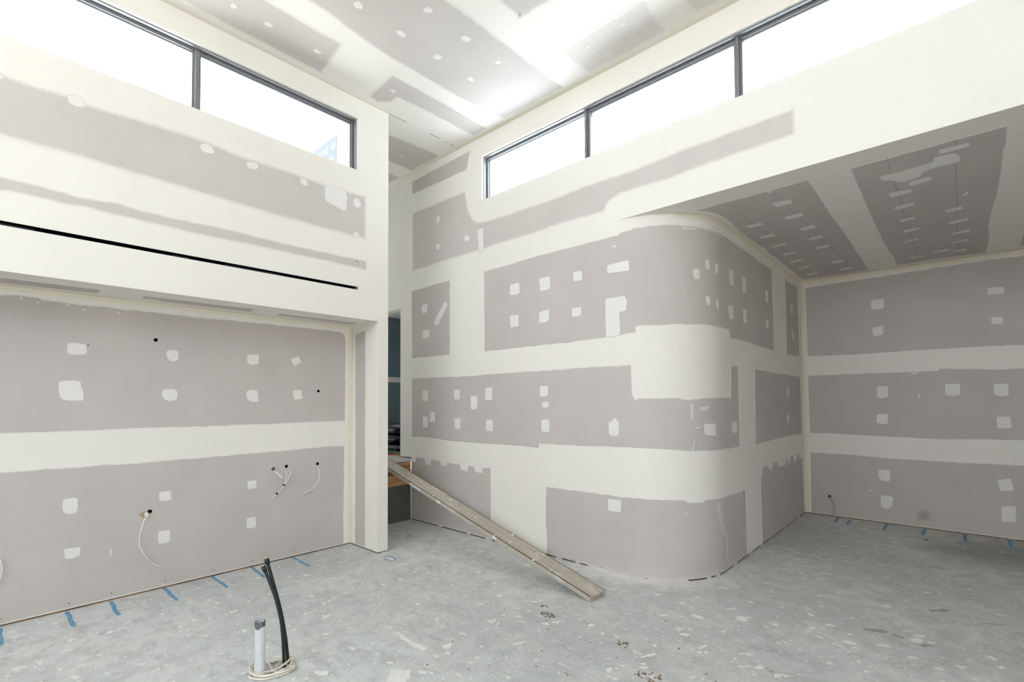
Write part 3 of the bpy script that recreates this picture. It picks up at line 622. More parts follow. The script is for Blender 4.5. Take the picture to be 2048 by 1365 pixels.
PAIR_B = [(2.011,0.871),(2.032,0.833),(2.027,0.798),(1.997,0.745),(1.977,0.711),(1.951,0.671),(1.917,0.631),(1.874,0.599)]
SINGLE = [(2.306,0.868),(2.321,0.812),(2.321,0.748),(2.294,0.687),(2.244,0.634),(2.207,0.611),(2.153,0.589)]
SINGLE_B = [(2.244,0.634),(2.201,0.624),(2.164,0.6)]
LEFT_C = [(0.099,0.478),(0.118,0.447),(0.125,0.408),(0.125,0.378),(0.118,0.322),(0.102,0.279)]
CAB_K = [(-1.239,0.232),(-1.207,0.177),(-1.187,0.104),(-1.199,0.044)]
WIRE_U = [(2.438,2.86),(2.423,2.848),(2.444,2.833),(2.432,2.827)]
POLY_1 = [(-2.845,1.193,-0.000),(-2.850,1.188,0.129),(-2.855,1.184,0.199),(-2.864,1.176,0.281),(-2.885,1.157,0.387),(-2.909,1.135,0.475),(-2.936,1.110,0.563)]
POLY_2 = [(-2.872,1.226,-0.004),(-2.880,1.218,0.108),(-2.892,1.208,0.203),(-2.908,1.193,0.310),(-2.935,1.168,0.441),(-2.967,1.139,0.591)]
COIL_A = [(-2.877,1.242),(-2.846,1.221),(-2.823,1.184),(-2.819,1.136),(-2.837,1.089),(-2.878,1.056),(-2.925,1.041),(-2.961,1.055),(-2.983,1.083),(-2.98,1.115),(-2.94,1.156),(-2.903,1.198),(-2.881,1.228)]
COIL_B = [(-2.824,1.23),(-2.794,1.2),(-2.784,1.15),(-2.795,1.1),(-2.837,1.062),(-2.889,1.042),(-2.921,1.036),(-2.959,1.053),(-2.974,1.076)]
COIL_C = [(-2.801,1.232),(-2.772,1.212),(-2.763,1.169),(-2.775,1.109),(-2.792,1.063),(-2.83,1.033),(-2.88,1.023),(-2.911,1.031)]
COIL_D = [(-2.947,1.125),(-2.921,1.134),(-2.878,1.13),(-2.835,1.122),(-2.805,1.118)]
COIL_E = [(-2.884,1.181),(-2.857,1.163),(-2.817,1.139),(-2.789,1.119)]
CRACKS = [[(-4.243,2.798),(-4.246,2.894),(-4.237,2.997)],[(-4.236,3.301),(-4.236,3.455)],[(-4.245,3.526),(-4.244,3.565)],[(-4.244,3.614),(-4.24,3.661)],[(-4.241,3.72),(-4.235,3.766)]]
MUD = [(-2.265,2.813),(-2.15,2.715),(-1.554,2.695),(-1.281,2.485)]
PENCIL = [[(-0.312,3.987),(-0.298,7.086)],[(0.022,3.981),(0.027,7.205)],[(-1.325,4.051),(-1.304,7.139)],[(-1.008,4.069),(-0.9,7.328)]]
MARKS=[
[(-4.758,0.456),(-4.407,0.458)] ,
[(-4.75,0.698),(-4.405,0.695)] ,
[(-4.781,1.04),(-4.397,1.038)] ,
[(-4.77,1.382),(-4.394,1.385)] ,
[(-4.78,1.699),(-4.405,1.675)] ,
[(-4.783,2.07),(-4.396,2.062)] ,
[(-4.741,0.12),(-4.406,0.118)] ,
[(-1.16,7.439),(-1.142,7.088)] ,
[(-1.018,7.326),(-1.02,7.048)] ,
[(-0.663,7.399),(-0.664,7.038)] ,
[(-0.319,7.39),(-0.32,7.037)] ,
[(0.023,7.402),(0.023,7.021)] ,
[(0.369,7.411),(0.359,7.052)] ,
[(-0.286,6.878),(-0.285,6.776)] ,
[(-4.109,2.66),(-4.132,2.711),(-4.071,2.717),(-3.989,2.708),(-3.958,2.667),(-3.991,2.638),(-4.069,2.637)] ]
SPLATS=[
[(-2.288,1.497),(-2.37,1.582),(-2.284,1.652),(-2.222,1.595),(-2.201,1.553)] ,
[(-2.741,1.857),(-2.691,1.861),(-2.547,1.851),(-2.419,1.875),(-2.4,1.833),(-2.509,1.814),(-2.65,1.832)] ,
[(-2.406,2.375),(-2.368,2.396),(-2.346,2.379),(-2.361,2.354)] ,
[(-2.369,1.939),(-2.348,2.009),(-2.307,1.955),(-2.346,1.93)] ,
[(-2.655,1.301),(-2.618,1.343),(-2.588,1.313),(-2.617,1.279)] ,
[(-2.061,2.246),(-2.019,2.335),(-2.022,2.292),(-2.04,2.245)] ,
[(-1.411,3.405),(-1.387,3.413),(-1.323,3.401),(-1.32,3.363),(-1.364,3.356),(-1.393,3.369)] ,
[(-1.165,3.535),(-1.156,3.581),(-1.079,3.63),(-1.09,3.576),(-1.097,3.521),(-1.14,3.507)] ,
[(-1.405,2.632),(-1.364,2.734),(-1.338,2.72),(-1.391,2.621)] ,
[(-1.36,2.532),(-1.335,2.563),(-1.311,2.553),(-1.334,2.526)] ,
[(-1.37,2.565),(-1.347,2.595),(-1.339,2.571),(-1.357,2.556)] ,
[(-1.201,2.967),(-1.177,3.038),(-1.157,3.026),(-1.179,2.948)] ,
[(-1.352,3.05),(-1.329,3.092),(-1.293,3.091),(-1.313,3.052)] ,
[(-0.952,2.916),(-0.911,2.952),(-0.902,2.935),(-0.942,2.895)] ,
[(-1.859,2.766),(-1.841,2.806),(-1.813,2.8),(-1.828,2.763)] ,
[(-0.262,3.943),(-0.224,3.998),(-0.185,3.991),(-0.209,3.923),(-0.243,3.919)] ,
[(-0.57,3.646),(-0.536,3.677),(-0.493,3.663),(-0.51,3.624),(-0.547,3.625)] ,
[(-0.512,3.596),(-0.478,3.617),(-0.469,3.587),(-0.497,3.571)] ,
[(0.084,3.989),(0.11,4.003),(0.134,3.971),(0.113,3.947)] ,
[(-0.816,3.953),(-0.789,3.964),(-0.765,3.934),(-0.786,3.914)] ,
[(-0.681,3.843),(-0.657,3.864),(-0.63,3.85),(-0.65,3.827)] ,
[(-0.585,3.281),(-0.572,3.307),(-0.547,3.298),(-0.565,3.268)] ,
[(-0.763,3.722),(-0.734,3.752),(-0.71,3.716),(-0.748,3.682)] ,
[(0.127,3.861),(0.145,3.889),(0.159,3.878),(0.138,3.846)] ,
[(-0.775,2.96),(-0.749,2.975),(-0.735,2.941),(-0.759,2.919)] ,
[(-0.347,4.151),(-0.327,4.177),(-0.322,4.161),(-0.343,4.138)] ,
[(-0.588,4.054),(-0.565,4.092),(-0.553,4.08),(-0.572,4.042)] ,
[(-3.739,0.407),(-3.731,0.44),(-3.707,0.44),(-3.709,0.411)] ,
[(-3.595,0.367),(-3.596,0.394),(-3.575,0.397),(-3.573,0.372)] ,
[(-4.224,0.69),(-4.222,0.723),(-4.195,0.729),(-4.198,0.696)] ,
[(-4.132,0.669),(-4.124,0.7),(-4.106,0.698),(-4.114,0.67)] ,
[(-4.586,0.366),(-4.581,0.387),(-4.554,0.382),(-4.558,0.369)] ,
[(-4.441,0.167),(-4.429,0.188),(-4.405,0.184)] ,
[(-3.513,0.636),(-3.484,0.67),(-3.471,0.665),(-3.497,0.636)] ,
[(-3.688,0.928),(-3.685,0.948),(-3.657,0.934)] ,
[(-3.971,0.147),(-3.961,0.207),(-3.931,0.208),(-3.946,0.153)] ,
]

# ------------------------------------------------------------------ structure
ST = dict(kind='structure')
holes_a = [circle(u, v, 0.013 if i < 2 else 0.014) for i, (u, v) in enumerate(HOLES_A)]
hole_k = [circle(-1.247, 0.251, 0.016)]

floor = box('floor', (-9.2, -3.4, -0.12), (4.1, 7.7, 0.0), M['floor'], **ST)
ground = box('ground', (-60, -60, -0.6), (60, 60, -0.14), M['ground'], **ST)

W0, W1, WS, WH = -3.0, 2.448, 3.747, 4.257                        # left clerestory opening
SL0, SL1, SLZ0, SLZ1 = -3.1, 2.453, 2.5795, 2.6075                  # air slot
wall_left = plate('wall_left', [(YF, ZE), (YP, ZE), (YP, ZC + .1), (YF, ZC + .1)], 'U', M['plaster'], front=0, depth=0.16, close=True,
                  holes=[[(W0, WS), (W1, WS), (W1, WH), (W0, WH)], [(SL0, SLZ0), (SL1, SLZ0), (SL1, SLZ1), (SL0, SLZ1)]], **ST)
wall_pier = box('wall_pier', (-4.95, YJ, 0.012), (XU, YP, ZE), M['plaster'], **ST)
wall_alcove = plate('wall_alcove', [(YF, .014), (YJ, .014), (YJ, ZE + .05), (YF, ZE + .05)], 'A', M['plaster'], front=0, depth=0.14, close=True, holes=holes_a, **ST)
ceiling_alcove = plate('ceiling_alcove', [(-4.95, YF), (XU - .159, YF), (XU - .159, YJ), (-4.95, YJ)], 'E', M['plaster'], front=0, depth=0.15, close=True, **ST)
# the left wall's foot over the alcove closes flush with the alcove ceiling
V0, V1, VS, VH = -3.865, 1.9, 3.737, 4.233                        # centre clerestory opening
wall_center = plate('wall_center', [(-5.175, .014), (XT, .014), (XT, ZD), (XR, ZD), (XR, ZC + .1), (-5.415, ZC + .1), (-5.415, .786), (-5.175, .786)], 'BF', M['plaster'],
                    front=0, depth=0.12, close=True, holes=[[(V0, VS), (V1, VS), (V1, VH), (V0, VH)]], **ST)
wall_curved = plate('wall_curved', [(XT, .014), (SEND, .014), (SEND, ZD + .05), (XT, ZD + .05)], 'BC', M['plaster'], front=0, depth=0.09, close=True, **ST)
wall_back = plate('wall_back', [(XS - .1, .014), (XR, .014), (XR, ZD + .05), (XS - .1, ZD + .05)], 'K', M['plaster'], front=0, depth=0.14, close=True, holes=hole_k, **ST)
ceiling_low = plate('ceiling_low', [(-2.4, YB + .119), (XR, YB + .119), (XR, YK + .1), (-2.4, YK + .1)], 'D', M['plaster'], front=0, depth=0.3, close=True, **ST)
ceiling_main = plate('ceiling_main', [(XU - .16, YF), (XR, YF), (XR, YB + .13), (-9.1, YB + .13), (-9.1, 2.63), (XU - .16, 2.63)], 'C', M['plaster'], front=0, depth=0.22, close=True, **ST)
MAP['R'] = lambda u, v, d: (XR - d, u, v)
wall_right = plate('wall_right', [(YF, 0), (-2.8, 0), (-2.8, 2.4), (0, 2.4), (0, 0), (YK + .14, 0), (YK + .14, 3.37), (YB + .13, 3.37), (YB + .13, ZC + .2), (YF, ZC + .2)], 'R', M['unseen_dark'], front=0, depth=.14, close=True, **ST)  # unseen side; its low opening is added to light the side wall
# unseen wall behind the viewpoint, with a high opening added to shape the light
MAP['Z'] = lambda u, v, d: (u, YF + d, v)
wall_front = plate('wall_front', [(-4.95, 0), (XR + .14, 0), (XR + .14, ZC + .2), (-4.95, ZC + .2)], 'Z', M['unseen_dark'], front=0, depth=.14, close=True, holes=[[(-4.8, 2.9), (.2, 2.9), (.2, 4.3), (-4.8, 4.3)]], **ST)

# hall beside the centre wall, its doorway and the room beyond
wall_lintel = box('wall_lintel', (-9.1, YB + .018, 2.733), (-5.42, YB + .13, ZC + .1), M['plaster'], **ST)
wall_hall = plate('wall_hall', [(-9.1, 0), (-4.95, 0), (-4.95, ZE + .15), (XU - .16, ZE + .15), (XU - .16, 4.92), (-9.1, 4.92)], 'H', M['wrap'], front=0, depth=YP - 2.625, close=True, **ST)
MAP['HE'] = lambda u, v, d: (-9.1 + d, u, v)
wall_hall_end = plate('wall_hall_end', [(2.6, 0), (7.6, 0), (7.6, 4.6), (2.6, 4.6)], 'HE', M['plaster'], front=0, depth=.12, close=True, holes=[[(2.86, 2.7), (3.6, 2.7), (3.6, 4.25), (2.86, 4.25)]], **ST)  # unseen end wall; its opening is added to brighten the hall and lintel
wall_beyond = box('wall_beyond', (-7.02, YB + .13, .70), (-6.9, 7.5, 3.1), M['teal'], **ST)
strip('joint_strip', [(3.9, 1.86), (7.3, 1.86)], 0.085, 'TL', M['landing'], wall_beyond, front=0.0, h=0.002) if MAP.update({'TL': lambda u, v, d: (-6.9 + d, u, v)}) is None else None
wall_beyond_back = box('wall_beyond_back', (-7.0, 7.42, .70), (-1.7, 7.54, 3.1), M['teal'], **ST)
ceiling_beyond = box('ceiling_beyond', (-7.0, YB + .125, 2.888), (-2.38, 7.5, 3.2), M['plaster'], **ST)
roof_low = box('roof_low', (-9.2, YB + .14, 3.376), (4.1, 7.7, 3.45), M['roof'], **ST)

floor_landing = box('floor_landing', (-9.1, YP, .735), (-5.168, 7.42, .768), M['landing'], bevel=.003, **ST)
box('concrete_upstand', (-5.40, YP + .002, 0.0), (-5.183, YB - .004, .44), M['upstand'], floor_landing)
box('concrete_kicker', (-5.183, YP + .002, 0.0), (-5.165, YB - .02, .055), M['upstand'], floor_landing, bevel=.004)
box('timber_bearer', (-5.40, YP + .002, .604), (-5.172, YB - .006, .733), M['pine'], floor_landing, bevel=.004)
box('timber_bearer', (-5.40, YP + .002, .442), (-5.178, YB - .03, .594), M['pine'], floor_landing, bevel=.004)

# bottom plates seen in the gap under the boards
plate('bottom_plate', [(YF, 0.0), (YJ - .002, 0.0), (YJ - .002, .035), (YF, .035)], 'A', M['plate'], wall_alcove, front=-.010, depth=.05)
plate('bottom_plate', [(-4.76, 0), (XU - .012, 0), (XU - .012, .03), (-4.76, .03)], 'J', M['darkplate'], wall_pier, front=-.008, depth=.03)
plate('bottom_plate', [(XT, 0), (SEND, 0), (SEND, .03), (XT, .03)], 'BC', M['darkplate'], wall_curved, front=-.008, depth=.05)
plate('bottom_plate', [(-5.17, 0), (XT, 0), (XT, .03), (-5.17, .03)], 'BF', M['darkplate'], wall_center, front=-.008, depth=.05)
plate('bottom_plate', [(XS, 0), (XR, 0), (XR, .03), (XS, .03)], 'K', M['plate'], wall_back, front=-.010, depth=.05)
# dropped compound that bridges the gap under the curved wall here and there
bm = bmesh.new()
for s in [-4.6, -4.1, -3.78, -3.45, -3.05, -2.83, -2.62, -2.42, -2.28, -2.14, -2.02, -1.88, -1.74, -1.66, -1.40, -1.28, -0.9, -0.45, -.1, .35, .8, 1.15, 1.5]:
    w = random.uniform(.02, .07) if not -2.45 < s < -1.7 else random.uniform(.07, .12)
    k = 5
    rows = []
    for i in range(k + 1):
        u = s + w * (i / k - .5) * 2 if s + w < SEND else s
        hgt = (.0155 if 0 < i < k else .004)
        rows.append([bm.verts.new(m_BC(u, 0.0, .006 if 0 < i < k else .003)), bm.verts.new(m_BC(u, hgt, .004)), bm.verts.new(m_BC(u, hgt, -.008)), bm.verts.new(m_BC(u, 0.0, -.008))])
    for a, b in zip(rows, rows[1:]):
        for q in range(3): bm.faces.new((a[q], a[q + 1], b[q + 1], b[q]))
o = bm_obj('compound_droppings', bm, M['toe'], wall_curved); o['kind'] = 'stuff'

# ------------------------------------------------------------------ board faces and filler patches
HOST = {'U': wall_left, 'A': wall_alcove, 'J': wall_pier, 'E': ceiling_alcove, 'BF': wall_center, 'BC': wall_curved, 'K': wall_back, 'C': ceiling_main, 'D': ceiling_low}
HOLES = {'A': holes_a, 'K': hole_k}
boards = []
for pl, fe, am, poly in PANELS:
    hs = [h for h in HOLES.get(pl, []) if inside(h[0], poly) and inside(h[7], poly)]
    boards.append(plate('plasterboard_panel', poly, pl, M['sanded_lit' if fe > .016 else 'board'], HOST[pl], front=.0012, depth=.003, feather=fe * 1.5 if fe > .016 else fe, amt=am, step=.055, jit=.0035, holes=hs))
def rounded(p, t, n):
    for _ in range(n):
        q = []
        for i in range(len(p)):
            (ax_, ay_), (bx_, by_) = p[i], p[(i + 1) % len(p)]
            q += [(ax_ + (bx_ - ax_) * t, ay_ + (by_ - ay_) * t), (bx_ + (ax_ - bx_) * t, by_ + (ay_ - by_) * t)]
        p = q
    return p
for b, amt, poly in PATCHES:
    poly = rounded(poly, .22, 2) if len(poly) >= 6 and PANELS[b][0] in 'UCA' else rounded(poly, .10, 1)
    pl = PANELS[b][0]
    xs = [p[0] for p in poly]; ys = [p[1] for p in poly]; small = min(max(xs) - min(xs), max(ys) - min(ys))
    plate('filler_patch', poly, pl, M['filler'], boards[b], front=.0024, depth=.003, feather=min(.006, small * .15), amt=amt, step=.02, jit=min(.0016, small * .03))
plate('damp_stain', circle(-.322, .15, .085, 20), 'K', M['damp'], boards[[i for i, p in enumerate(PANELS) if p[0] == 'K'][2]], front=.0020, depth=.002, feather=.05)
# yellower base coat left along the inside corners
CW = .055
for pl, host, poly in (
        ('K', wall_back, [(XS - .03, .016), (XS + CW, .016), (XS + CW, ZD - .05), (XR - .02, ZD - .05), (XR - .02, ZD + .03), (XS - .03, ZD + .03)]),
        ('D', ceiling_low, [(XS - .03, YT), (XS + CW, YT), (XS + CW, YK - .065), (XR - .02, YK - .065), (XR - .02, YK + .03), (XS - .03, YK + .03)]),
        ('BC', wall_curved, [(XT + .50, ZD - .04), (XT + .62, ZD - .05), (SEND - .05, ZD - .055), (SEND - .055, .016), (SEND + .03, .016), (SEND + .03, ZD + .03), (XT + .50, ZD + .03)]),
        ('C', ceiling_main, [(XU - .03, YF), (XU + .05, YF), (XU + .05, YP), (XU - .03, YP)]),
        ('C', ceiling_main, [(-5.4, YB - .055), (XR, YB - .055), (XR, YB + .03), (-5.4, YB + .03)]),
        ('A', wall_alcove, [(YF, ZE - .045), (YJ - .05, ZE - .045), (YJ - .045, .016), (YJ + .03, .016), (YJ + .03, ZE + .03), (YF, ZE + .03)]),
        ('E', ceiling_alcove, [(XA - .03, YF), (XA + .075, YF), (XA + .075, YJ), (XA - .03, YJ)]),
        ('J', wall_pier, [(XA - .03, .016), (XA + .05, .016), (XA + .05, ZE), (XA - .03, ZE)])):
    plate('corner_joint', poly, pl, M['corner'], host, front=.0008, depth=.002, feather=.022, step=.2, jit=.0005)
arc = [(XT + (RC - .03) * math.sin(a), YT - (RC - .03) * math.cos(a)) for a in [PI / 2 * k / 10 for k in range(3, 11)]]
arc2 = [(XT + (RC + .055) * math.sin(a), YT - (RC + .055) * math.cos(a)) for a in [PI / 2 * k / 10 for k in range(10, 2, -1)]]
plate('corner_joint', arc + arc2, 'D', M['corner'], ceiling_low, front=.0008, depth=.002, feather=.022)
# cable holes: dark sleeves behind the board face
def sleeve(plane, u, v, r, parent):
    f = MAP[plane]; bm = bmesh.new(); rings = []
    for d, rr in ((.0018, r * 1.12), (.0022, r * .97), (-.07, r * .97)):
        rings.append([bm.verts.new(f(u + rr * math.cos(2 * PI * k / 14), v + rr * math.sin(2 * PI * k / 14), d)) for k in range(14)])
    for a, b in zip(rings, rings[1:]):
        for k in range(14): bm.faces.new((a[k], a[(k + 1) % 14], b[(k + 1) % 14], b[k]))
    bm.faces.new(rings[-1])
    bm_obj('cable_hole', bm, M['black'], parent)
for i, (u, v) in enumerate(HOLES_A): sleeve('A', u, v, .013 if i < 2 else .014, wall_alcove)
sleeve('K', -1.247, .251, .016, wall_back)
# screw heads just above the alcove bottom plate
for v_ in (.122, .464, .705, 1.046, 1.392, 1.71, 2.085): plate('screw_head', circle(v_, .055, .004, 8), 'A', M['rail'], wall_alcove, front=.003, depth=.003)
# open joint in the main ceiling, pencil lines on the low ceiling
for c in CRACKS: strip('joint_crack', c, .006, 'C', M['rail'], ceiling_main, front=.0002, h=.0006)
dpan = [b for b, p in zip(boards, PANELS) if p[0] == 'D']
for i, c in enumerate(PENCIL): strip('pencil_line', c, .003, 'D', M['pencil'], dpan[1 if i < 2 else 0], front=.0013, h=.0003)

# ------------------------------------------------------------------ windows
def window(name, plane, u0, u1, v0, v1, mullions, ends):
    w = empty(name, MAP[plane]((u0 + u1) / 2, v0, -.08)); w['kind'] = 'structure'
    inv = Matrix.Translation(-w.location)
    def fin(o): o.data.transform(inv); o.parent = w; return o
    f = MAP[plane]
    prof = [(0, -.026), (.010, -.026), (.010, -.050), (.002, -.052), (.002, -.070), (.026, -.072), (.026, -.090), (.034, -.092), (.034, -.108), (.012, -.125), (0, -.125)]
    bm = bmesh.new(); rings = []
    for i, d in prof:
        rings.append([bm.verts.new(f(a, b, d)) for a, b in ((u0 + i, v0 + i), (u1 - i, v0 + i), (u1 - i, v1 - i), (u0 + i, v1 - i))])
    for r, q in zip(rings, rings[1:] + rings[:1]):
        for k in range(4): bm.faces.new((r[k], r[(k + 1) % 4], q[(k + 1) % 4], q[k]))
    fin(bm_obj('window_frame', bm, M['frame']))
    mp = [(-.030, -.120), (.030, -.120), (.030, -.076), (.012, -.074), (.012, -.050), (-.012, -.050), (-.012, -.074), (-.030, -.076)]
    for mu in mullions:
        bm = bmesh.new()
        lo = [bm.verts.new(f(mu + a, v0 + .003, d)) for a, d in mp]; hi = [bm.verts.new(f(mu + a, v1 - .003, d)) for a, d in mp]
        for k in range(8): bm.faces.new((lo[k], lo[(k + 1) % 8], hi[(k + 1) % 8], hi[k]))
        bm.faces.new(lo[::-1]); bm.faces.new(hi)
        fin(bm_obj('mullion', bm, M['frame']))
    edges = [u0 + .03] + [x for mu in mullions for x in (mu - .026, mu + .026)] + [u1 - .03]
    for a, b in zip(edges[::2], edges[1::2]):
        p = [f(a, v0 + .03, -.098), f(b, v0 + .03, -.098), f(b, v1 - .03, -.098), f(a, v1 - .03, -.098)]
        bm = bmesh.new(); bm.faces.new([bm.verts.new(q) for q in p])
        fin(bm_obj('glass_pane', bm, M['glass']))
    return w
window('window_1', 'U', W0, W1, WS, WH, [-1.65, -.27, 1.106], None)
window('window_2', 'BF', V0, V1, VS, VH, [-2.522, -1.170, .19, 1.2], None)

# ------------------------------------------------------------------ air slot in the left wall
slot = empty('air_diffuser_slot', (XU, SL1, SLZ0), label='long thin black air diffuser slot in the upper left wall', category='air diffuser')
def at_slot(o): o.data.transform(Matrix.Translation(-slot.location)); o.parent = slot; return o
bm = bmesh.new()
e = .0015
pr = [(-.001, SLZ1 - e), (-.11, SLZ1 - e), (-.11, SLZ0 + e), (-.001, SLZ0 + e)]
a = [bm.verts.new((XU + d, SL0 + e, z)) for d, z in pr]; b = [bm.verts.new((XU + d, SL1 - e, z)) for d, z in pr]
for k in range(3): bm.faces.new((a[k], a[k + 1], b[k + 1], b[k]))
bm.faces.new(a); bm.faces.new(b)
at_slot(bm_obj('duct_channel', bm, M['black']))
for y0, y1 in ((-3.0, .22), (.95, 1.06), (1.30, 1.72)):
    at_slot(box('blade_rail', (XU - .03, y0, SLZ0 + .002), (XU - .006, y1, SLZ0 + .013), M['rail']))
at_slot(box('end_bracket', (XU - .02, SL1 - .022, SLZ0 + .005), (XU - .004, SL1 - .008, SLZ0 + .020), M['frame']))

# ------------------------------------------------------------------ chalk marks and plaster on the floor
for m_ in MARKS:
    if len(m_) == 2:
        (x0, y0), (x1, y1) = m_
        pts = [(x0 + (x1 - x0) * k / 6, y0 + (y1 - y0) * k / 6 + random.uniform(-.004, .004)) for k in range(7)]
        strip('chalk_mark', pts, .026 if y0 < 4 else .03, 'F', M['chalk'], floor, front=-.001, h=.0016)
    else:
        strip('chalk_mark', m_, .016, 'F', M['chalk'], floor, front=-.001, h=.0016)
strip('scuff_mark', [(0.077, 4.546), (0.142, 4.58), (0.204, 4.612)], .010, 'F', M['scuff'], floor, front=-.001, h=.0014)
for q in [[(-0.499, 3.916), (-0.45, 3.966), (-0.401, 3.993), (-0.362, 3.972), (-0.383, 3.927), (-0.444, 3.916)], [(-0.353, 3.947), (-0.324, 3.966), (-0.28, 3.948), (-0.285, 3.923), (-0.328, 3.933)], [(-0.188, 4.582), (-0.115, 4.666), (-0.063, 4.685), (-0.089, 4.636), (-0.171, 4.557)], [(-0.23, 3.88), (-0.18, 3.934), (-0.141, 3.94), (-0.179, 3.886)]]:
    plate('scuff_mark', q, 'F', M['scuff'], floor, front=.0006, depth=.002, step=.02, jit=.006)
for sp in SPLATS: plate('plaster_splash', sp, 'F', M['chip'], floor, front=.0016, depth=.003, step=.022, jit=.005)
def blob(bm, x, y, r, h, asp, ang, n=9):
    top = bm.verts.new((x, y, h)); ring = []
    for k in range(n):
        t = 2 * PI * k / n; q = r * random.uniform(.6, 1.25)
        a, b = q * math.cos(t) * asp, q * math.sin(t)
        ring.append(bm.verts.new((x + a * math.cos(ang) - b * math.sin(ang), y + a * math.sin(ang) + b * math.cos(ang), .0002)))
    for k in range(n): bm.faces.new((top, ring[k], ring[(k + 1) % n]))
bm = bmesh.new(); cnt = 0
while cnt < 1100:
    x, y = random.uniform(-5.1, 3.0), random.uniform(-.3, 7.3)
    if x < -4.7 or (y > 3.6 and x < -1.45) : continue
    if math.hypot(x - XT, y - YT) < .78: continue
    blob(bm, x, y, random.choice((.004, .005, .006, .008, .011, .016)) * random.uniform(.7, 1.3), .0012, random.uniform(1.0, 2.2), random.choice((.6, .6, .9, 2.0)))
    cnt += 1
o = bm_obj('plaster_speckles', bm, M['chip'], floor); o['kind'] = 'stuff'
bm = bmesh.new()
for (x, y), n, r in zip(MUD, (14, 34, 12, 26), (.035, .06, .05, .08)):
    for _ in range(n):
        a, q = random.uniform(0, 2 * PI), r * math.sqrt(random.random())
        blob(bm, x + q * math.cos(a), y + q * math.sin(a) * .7, random.uniform(.003, .010), random.uniform(.003, .008), 1.2, a, 6)
for _ in range(60):
    x, y = random.uniform(-2.6, -.6), random.uniform(1.7, 3.3)
    blob(bm, x, y, random.uniform(.003, .007), .004, 1.3, random.uniform(0, 3), 6)
o = bm_obj('mud_crumbs', bm, M['mud'], floor); o['kind'] = 'stuff'

# ------------------------------------------------------------------ scaffold plank leaning on the landing
ax = Vector((-1, .045, .242)).normalized(); side = Vector((0, 0, 1)).cross(ax).normalized() * -1; nrm = ax.cross(side)
if nrm.z < 0: nrm = -nrm
P0 = Vector((-1.363 * 1.5, 2.0617 * 1.5, .027 * 1.5)); LEN, WID, THK = 4.15, .183, .040
plank = empty('scaffold_plank', P0 - nrm * THK, label='long worn timber plank leaning from the concrete floor up to the raised landing', category='plank')
if side.y < 0: side = -side
mw = Matrix((( ax.x, side.x, nrm.x), (ax.y, side.y, nrm.y), (ax.z, side.z, nrm.z))).to_4x4(); mw.translation = plank.location
plank.matrix_world = mw
lift = 0.0
bm = bmesh.new(); nseg = 26
sec = [(0, 0), (WID, 0), (WID, THK - .004), (WID - .004, THK), (.004, THK), (0, THK - .004)]
rows = []
for i in range(nseg + 1):
    x = LEN * i / nseg
    rows.append([bm.verts.new((x + (random.uniform(-.004, .004) if i in (0,) else 0), y + random.uniform(-.0012, .0012), z + random.uniform(-.0010, .0010))) for y, z in sec])
for a, b in zip(rows, rows[1:]):
    for k in range(6): bm.faces.new((a[k], a[(k + 1) % 6], b[(k + 1) % 6], b[k]))
bm.faces.new(rows[0]); bm.faces.new(rows[-1][::-1])
bm_obj('board', bm, M['plank'], plank)
for y in (.0005, WID - .0055):                                       # dark strips let in along both upper edges
    x = .004
    while x < LEN - .1:
        ln = random.uniform(.35, 1.1); ln = min(ln, LEN - .02 - x)
        box('edge_strip', (x, y, THK - .004), (x + ln, y + .005, THK + .0012), M['edge'], plank); x += ln + random.uniform(.01, .05)
for x, y, r in ((.42, .02, .014), (.60, .0, .016), (.62, .16, .012), (.92, .05, .013), (1.02, .175, .016), (1.45, .09, .012), (1.9, .12, .018), (2.05, .02, .015), (2.5, .06, .014)):
    bm = bmesh.new(); blob(bm, x, max(.01, min(WID - .01, y)), r, THK + .006, 1.5, 1.0, 10)
    for v in bm.verts:
        if v.co.z < THK: v.co.z = THK - .001
    bm_obj('plaster_splash', bm, M['chip'], plank)
for x, w in ((1.05, .05), (2.28, .19), (1.9, .06)):                    # plaster on the near side face
    box('plaster_smear', (x, -.0014, .006), (x + w, .001, THK - .007), M['chip'], plank)

# ------------------------------------------------------------------ pipes and coiled cable on the floor
bx, by = -1.917 * 1.5, .7148 * 1.5
waste = empty('waste_pipe', (bx, by, 0), label='short white plastic waste pipe standing up from the floor with a grey painted rim', category='pipe')
def lathe(name, prof, material, parent, sides=28, notch=None):
    bm = bmesh.new(); rings = []
    for r, z in prof: rings.append([bm.verts.new((r * math.cos(2 * PI * k / sides), r * math.sin(2 * PI * k / sides), z + (notch(k / sides, z) if notch else 0))) for k in range(sides)])
    for a, b in zip(rings, rings[1:]):
        for k in range(sides): bm.faces.new((a[k], a[(k + 1) % sides], b[(k + 1) % sides], b[k]))
    return bm_obj(name, bm, material, parent, smooth=True)
RP = .0262
lathe('pipe_body', [(RP + .003, -.01), (RP + .003, .055), (RP, .065), (RP, .262)], M['pvc'], waste)
M['rim'] = plain('grey_blue_paint', (0.10, 0.12, 0.13), 0.6, 0, 0.5, 60)
lathe('pipe_rim', [(RP + .0006, .262), (RP + .0006, .288), (RP - .004, .288), (RP - .004, .2)], M['rim'], waste,
      notch=lambda t, z: (-.012 * max(0, math.cos((t - .86) * 2 * PI * 1.0)) ** 6 - .002 * math.sin(t * 50) if .25 < z < .27 else 0))
lathe('pipe_lining', [(RP - .0045, .289), (RP - .0045, .02)], M['pvc'], waste)

